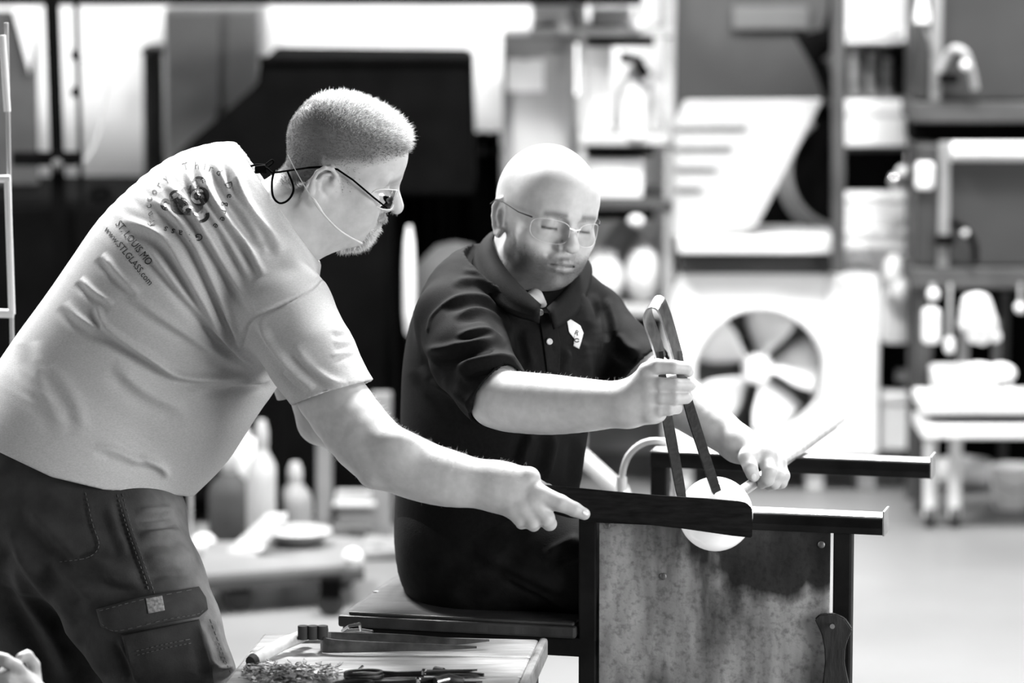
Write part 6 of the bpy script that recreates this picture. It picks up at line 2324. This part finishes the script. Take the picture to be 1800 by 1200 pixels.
# side trolley with tray
tc_ = empty('steel_trolley', PZ(1720, 850, 0), 'white two-tier trolley below the kilns', 'trolley')
YT = 10.1
for a, b in ((706, 728), (748, 772)):
    mb = MB(); bbox(mb, 1622, 1960, a, b, YT, .26, .006); mb.build('tier', M_WHITE, tc_)
for a in (1636, 1680):
    q = PY(a, 770, YT + .1)
    MB().tube([Vector((q.x, q.y, 0.03)), q], 0.018, 10).build('leg', M_PALE, tc_)
    MB().lathe(Vector((q.x - .012, q.y, 0.03)), [(0.03, 0), (0.03, .024)], 14, axis=(1, 0, 0)).build('castor', M_RUBBER, tc_)
carton('thick white catalogue stack on the trolley', 1652, 1790, 686, 706, YT + .05, lid=.45, name='paper_stack', cat='papers')
carton('flat white parcel on top of the trolley stack', 1650, 1760, 664, 685, YT + .06, lid=.4, name='paper_stack', cat='papers')
for k, (px, py, rx_, rz_) in enumerate(((1722, 652, .05, .022), (1760, 655, .04, .026))):
    o = empty('folded_towel', PY(px, py + 12, YT + .1), ('rumpled white towel on the trolley parcel', 'smaller white towel at the right of the trolley')[k], 'towel')
    MB().ball(PY(px, py, YT + .12), 1.0, 16, sc=(rx_, .06, rz_)).build('fold', M_CARD, o)
    MB().ball(PY(px - 12, py + 5, YT + .10), 1.0, 14, sc=(rx_ * .6, .05, rz_ * .7)).build('fold', M_CARD, o)
post('pale inner post of the kiln stand', 1684, 1702, 560, 690, 10.6, M_GREY, name='stand_post')
post('grey inner post right of the hanging glove', 1744, 1758, 560, 690, 10.6, M_MID, name='stand_post')
# floor things at the right edge
pa = empty('rolled_blanket', PZ(1688, 858, 0), 'white rolled blanket on the floor by the trolley', 'blanket')
q0, q1 = PZ(1640, 858, .0), PZ(1738, 860, .0)
MB().tube([q0 + Vector((0, 0, .045)), q0.lerp(q1, .5) + Vector((0, 0, .05)), q1 + Vector((0, 0, .045))], [.042, .048, .044], 16).build('roll', M_PALE, pa)
MB().tube([q0.lerp(q1, .3) + Vector((0, 0, .048)), q0.lerp(q1, .34) + Vector((0, 0, .048))], [.050, .050], 16).build('strap', M_GREY, pa)
bk = empty('white_bucket', PZ(1775, 895, 0), 'white bucket standing on the floor at the right edge', 'bucket')
q = PZ(1778, 893, 0)
MB().lathe(q, [(0.045, 0), (0.052, .01), (0.062, .11), (0.065, .112), (0.065, .12), (0.058, .12), (0.048, .015), (0.001, .014)], 26).build('pail', M_WHITE, bk)
MB().tube([q + Vector((-.064, -.01, .115)), q + Vector((-.05, -.055, .08)), q + Vector((0, -.075, .06)), q + Vector((.05, -.055, .08)), q + Vector((.064, -.01, .115))], .003, 6).build('handle', M_GREY, bk)

# hose and bar on the far side of the bench
hs = empty('air_hose', bp(-0.25, 0.68, 0), 'pale rubber hose looped over the far bench rail', 'hose')
MB().tube([tuple(w) for w in smooth_path([PC(1100, 1020, 6.95), PC(1092, 900, 6.93), PC(1092, 850, 6.92), PC(1102, 806, 6.90), PC(1128, 780, 6.88), PC(1160, 775, 6.87), PC(1180, 790, 6.90), PC(1190, 900, 6.95)], 6)], 0.006, 10).build('hose', M_PALE, hs)
MB().tube([PC(1092, 862, 6.92), PC(1092, 838, 6.92)], .010, 10).build('coupling', M_PALE, hs)
br_ = empty('floor_brace', PZ(1120, 900, 0.0), 'pale diagonal brace seen between bench rails', 'brace')
MB().tube([PY(1020, 800, 8.6), PY(1090, 862, 8.6), Vector((PY(1200, 960, 8.6).x, 8.6, .02))], .018, 10).build('bar', M_PALE, br_)
MB().lathe(Vector((PY(1200, 960, 8.6).x, 8.6, 0.0)), [(.05, 0), (.05, .015), (.02, .02)], 16).build('foot', M_GREY, br_)

# ------------------------------------------------------------------ onlooker's hand at the lower left corner
sp = empty('person', (-0.74, 5.55, 0), 'onlooker hand raised at the bottom left corner', 'person')
Zs = 5.75
fo = Field()
fo.u(Grp(px_cones([(64, 1235, Zs, 26), (40, 1205, Zs, 26), (18, 1190, Zs, 24)]), .006))
fo.u(Grp(px_cones([(64, 1225, Zs, 22), (95, 1330, Zs + .02, 33), (110, 1500, Zs + .05, 44), (90, 1560, Zs + .1, 48)]), .006), .02)
fo.u(Grp(px_cones([(44, 1195, Zs, 15), (28, 1172, Zs - .02, 13), (8, 1160, Zs - .03, 12), (-14, 1152, Zs - .03, 11)]), .003), .006)
fo.u(Grp(px_cones([(62, 1200, Zs + .02, 13), (59, 1168, Zs + .02, 11.5), (48, 1152, Zs + .01, 10.5), (36, 1156, Zs, 9.5)]), .003), .006)
fo.u(Grp(px_cones([(40, 1205, Zs - .01, 14), (12, 1195, Zs - .03, 13), (-10, 1190, Zs - .03, 12), (-20, 1200, Zs - .01, 11)]), .003), .006)
fo.u(Grp(px_cones([(42, 1222, Zs - .01, 14), (14, 1216, Zs - .03, 12.5), (-8, 1212, Zs - .03, 11), (-16, 1222, Zs - .01, 10)]), .003), .006)
fo.u(Grp(px_cones([(46, 1238, Zs - .01, 13), (22, 1236, Zs - .03, 11), (4, 1234, Zs - .02, 10), (0, 1242, Zs, 9)]), .003), .006)
frs = Frame(C(-215, 1255, Zs + .32), (0.35, -0.05, 0.9), (0.9, 0, -0.35), 1.0)
head_ops(fo, frs)
fo.u(Grp(px_cones([(-215, 1290, Zs + .33, 62), (-205, 1400, Zs + .33, 66)])), .02)
fo.u(Grp(px_cones([(-205, 1400, Zs + .33, 66), (-150, 1480, Zs + .3, 55), (20, 1560, Zs + .22, 42), (90, 1560, Zs + .1, 46)])), .02)
ov, of_ = fo.mesh(.0045)
skin_mesh('body', ov, of_, M_SKIN, sp, np.full(len(ov), 0.30))
fs_ = Field()
fs_.u(Grp(px_cones([(105, 1440, Zs + .04, 54), (90, 1570, Zs + .1, 60), (0, 1500, Zs + .25, 70), (-120, 1380, Zs + .35, 80)]), .01))
fs_.u(Grp(px_cones([(-200, 1400, Zs + .3, 150), (-200, 1600, Zs + .25, 165), (-190, 1760, Zs + .2, 170)]), .02), .04)
fs_.u(Grp(px_cones([(-190, 1780, Zs + .2, 150), (-100, 1830, Zs + .05, 95), (-100, 1980, Zs, 80)]), .02), .04)
sv, sf = fs_.mesh(.009)
sw = c2w(sv); sw[:, 2] = np.maximum(sw[:, 2], 0.0)
link_mesh('clothing', sw, sf, M_BLACK, sp, smooth=True)
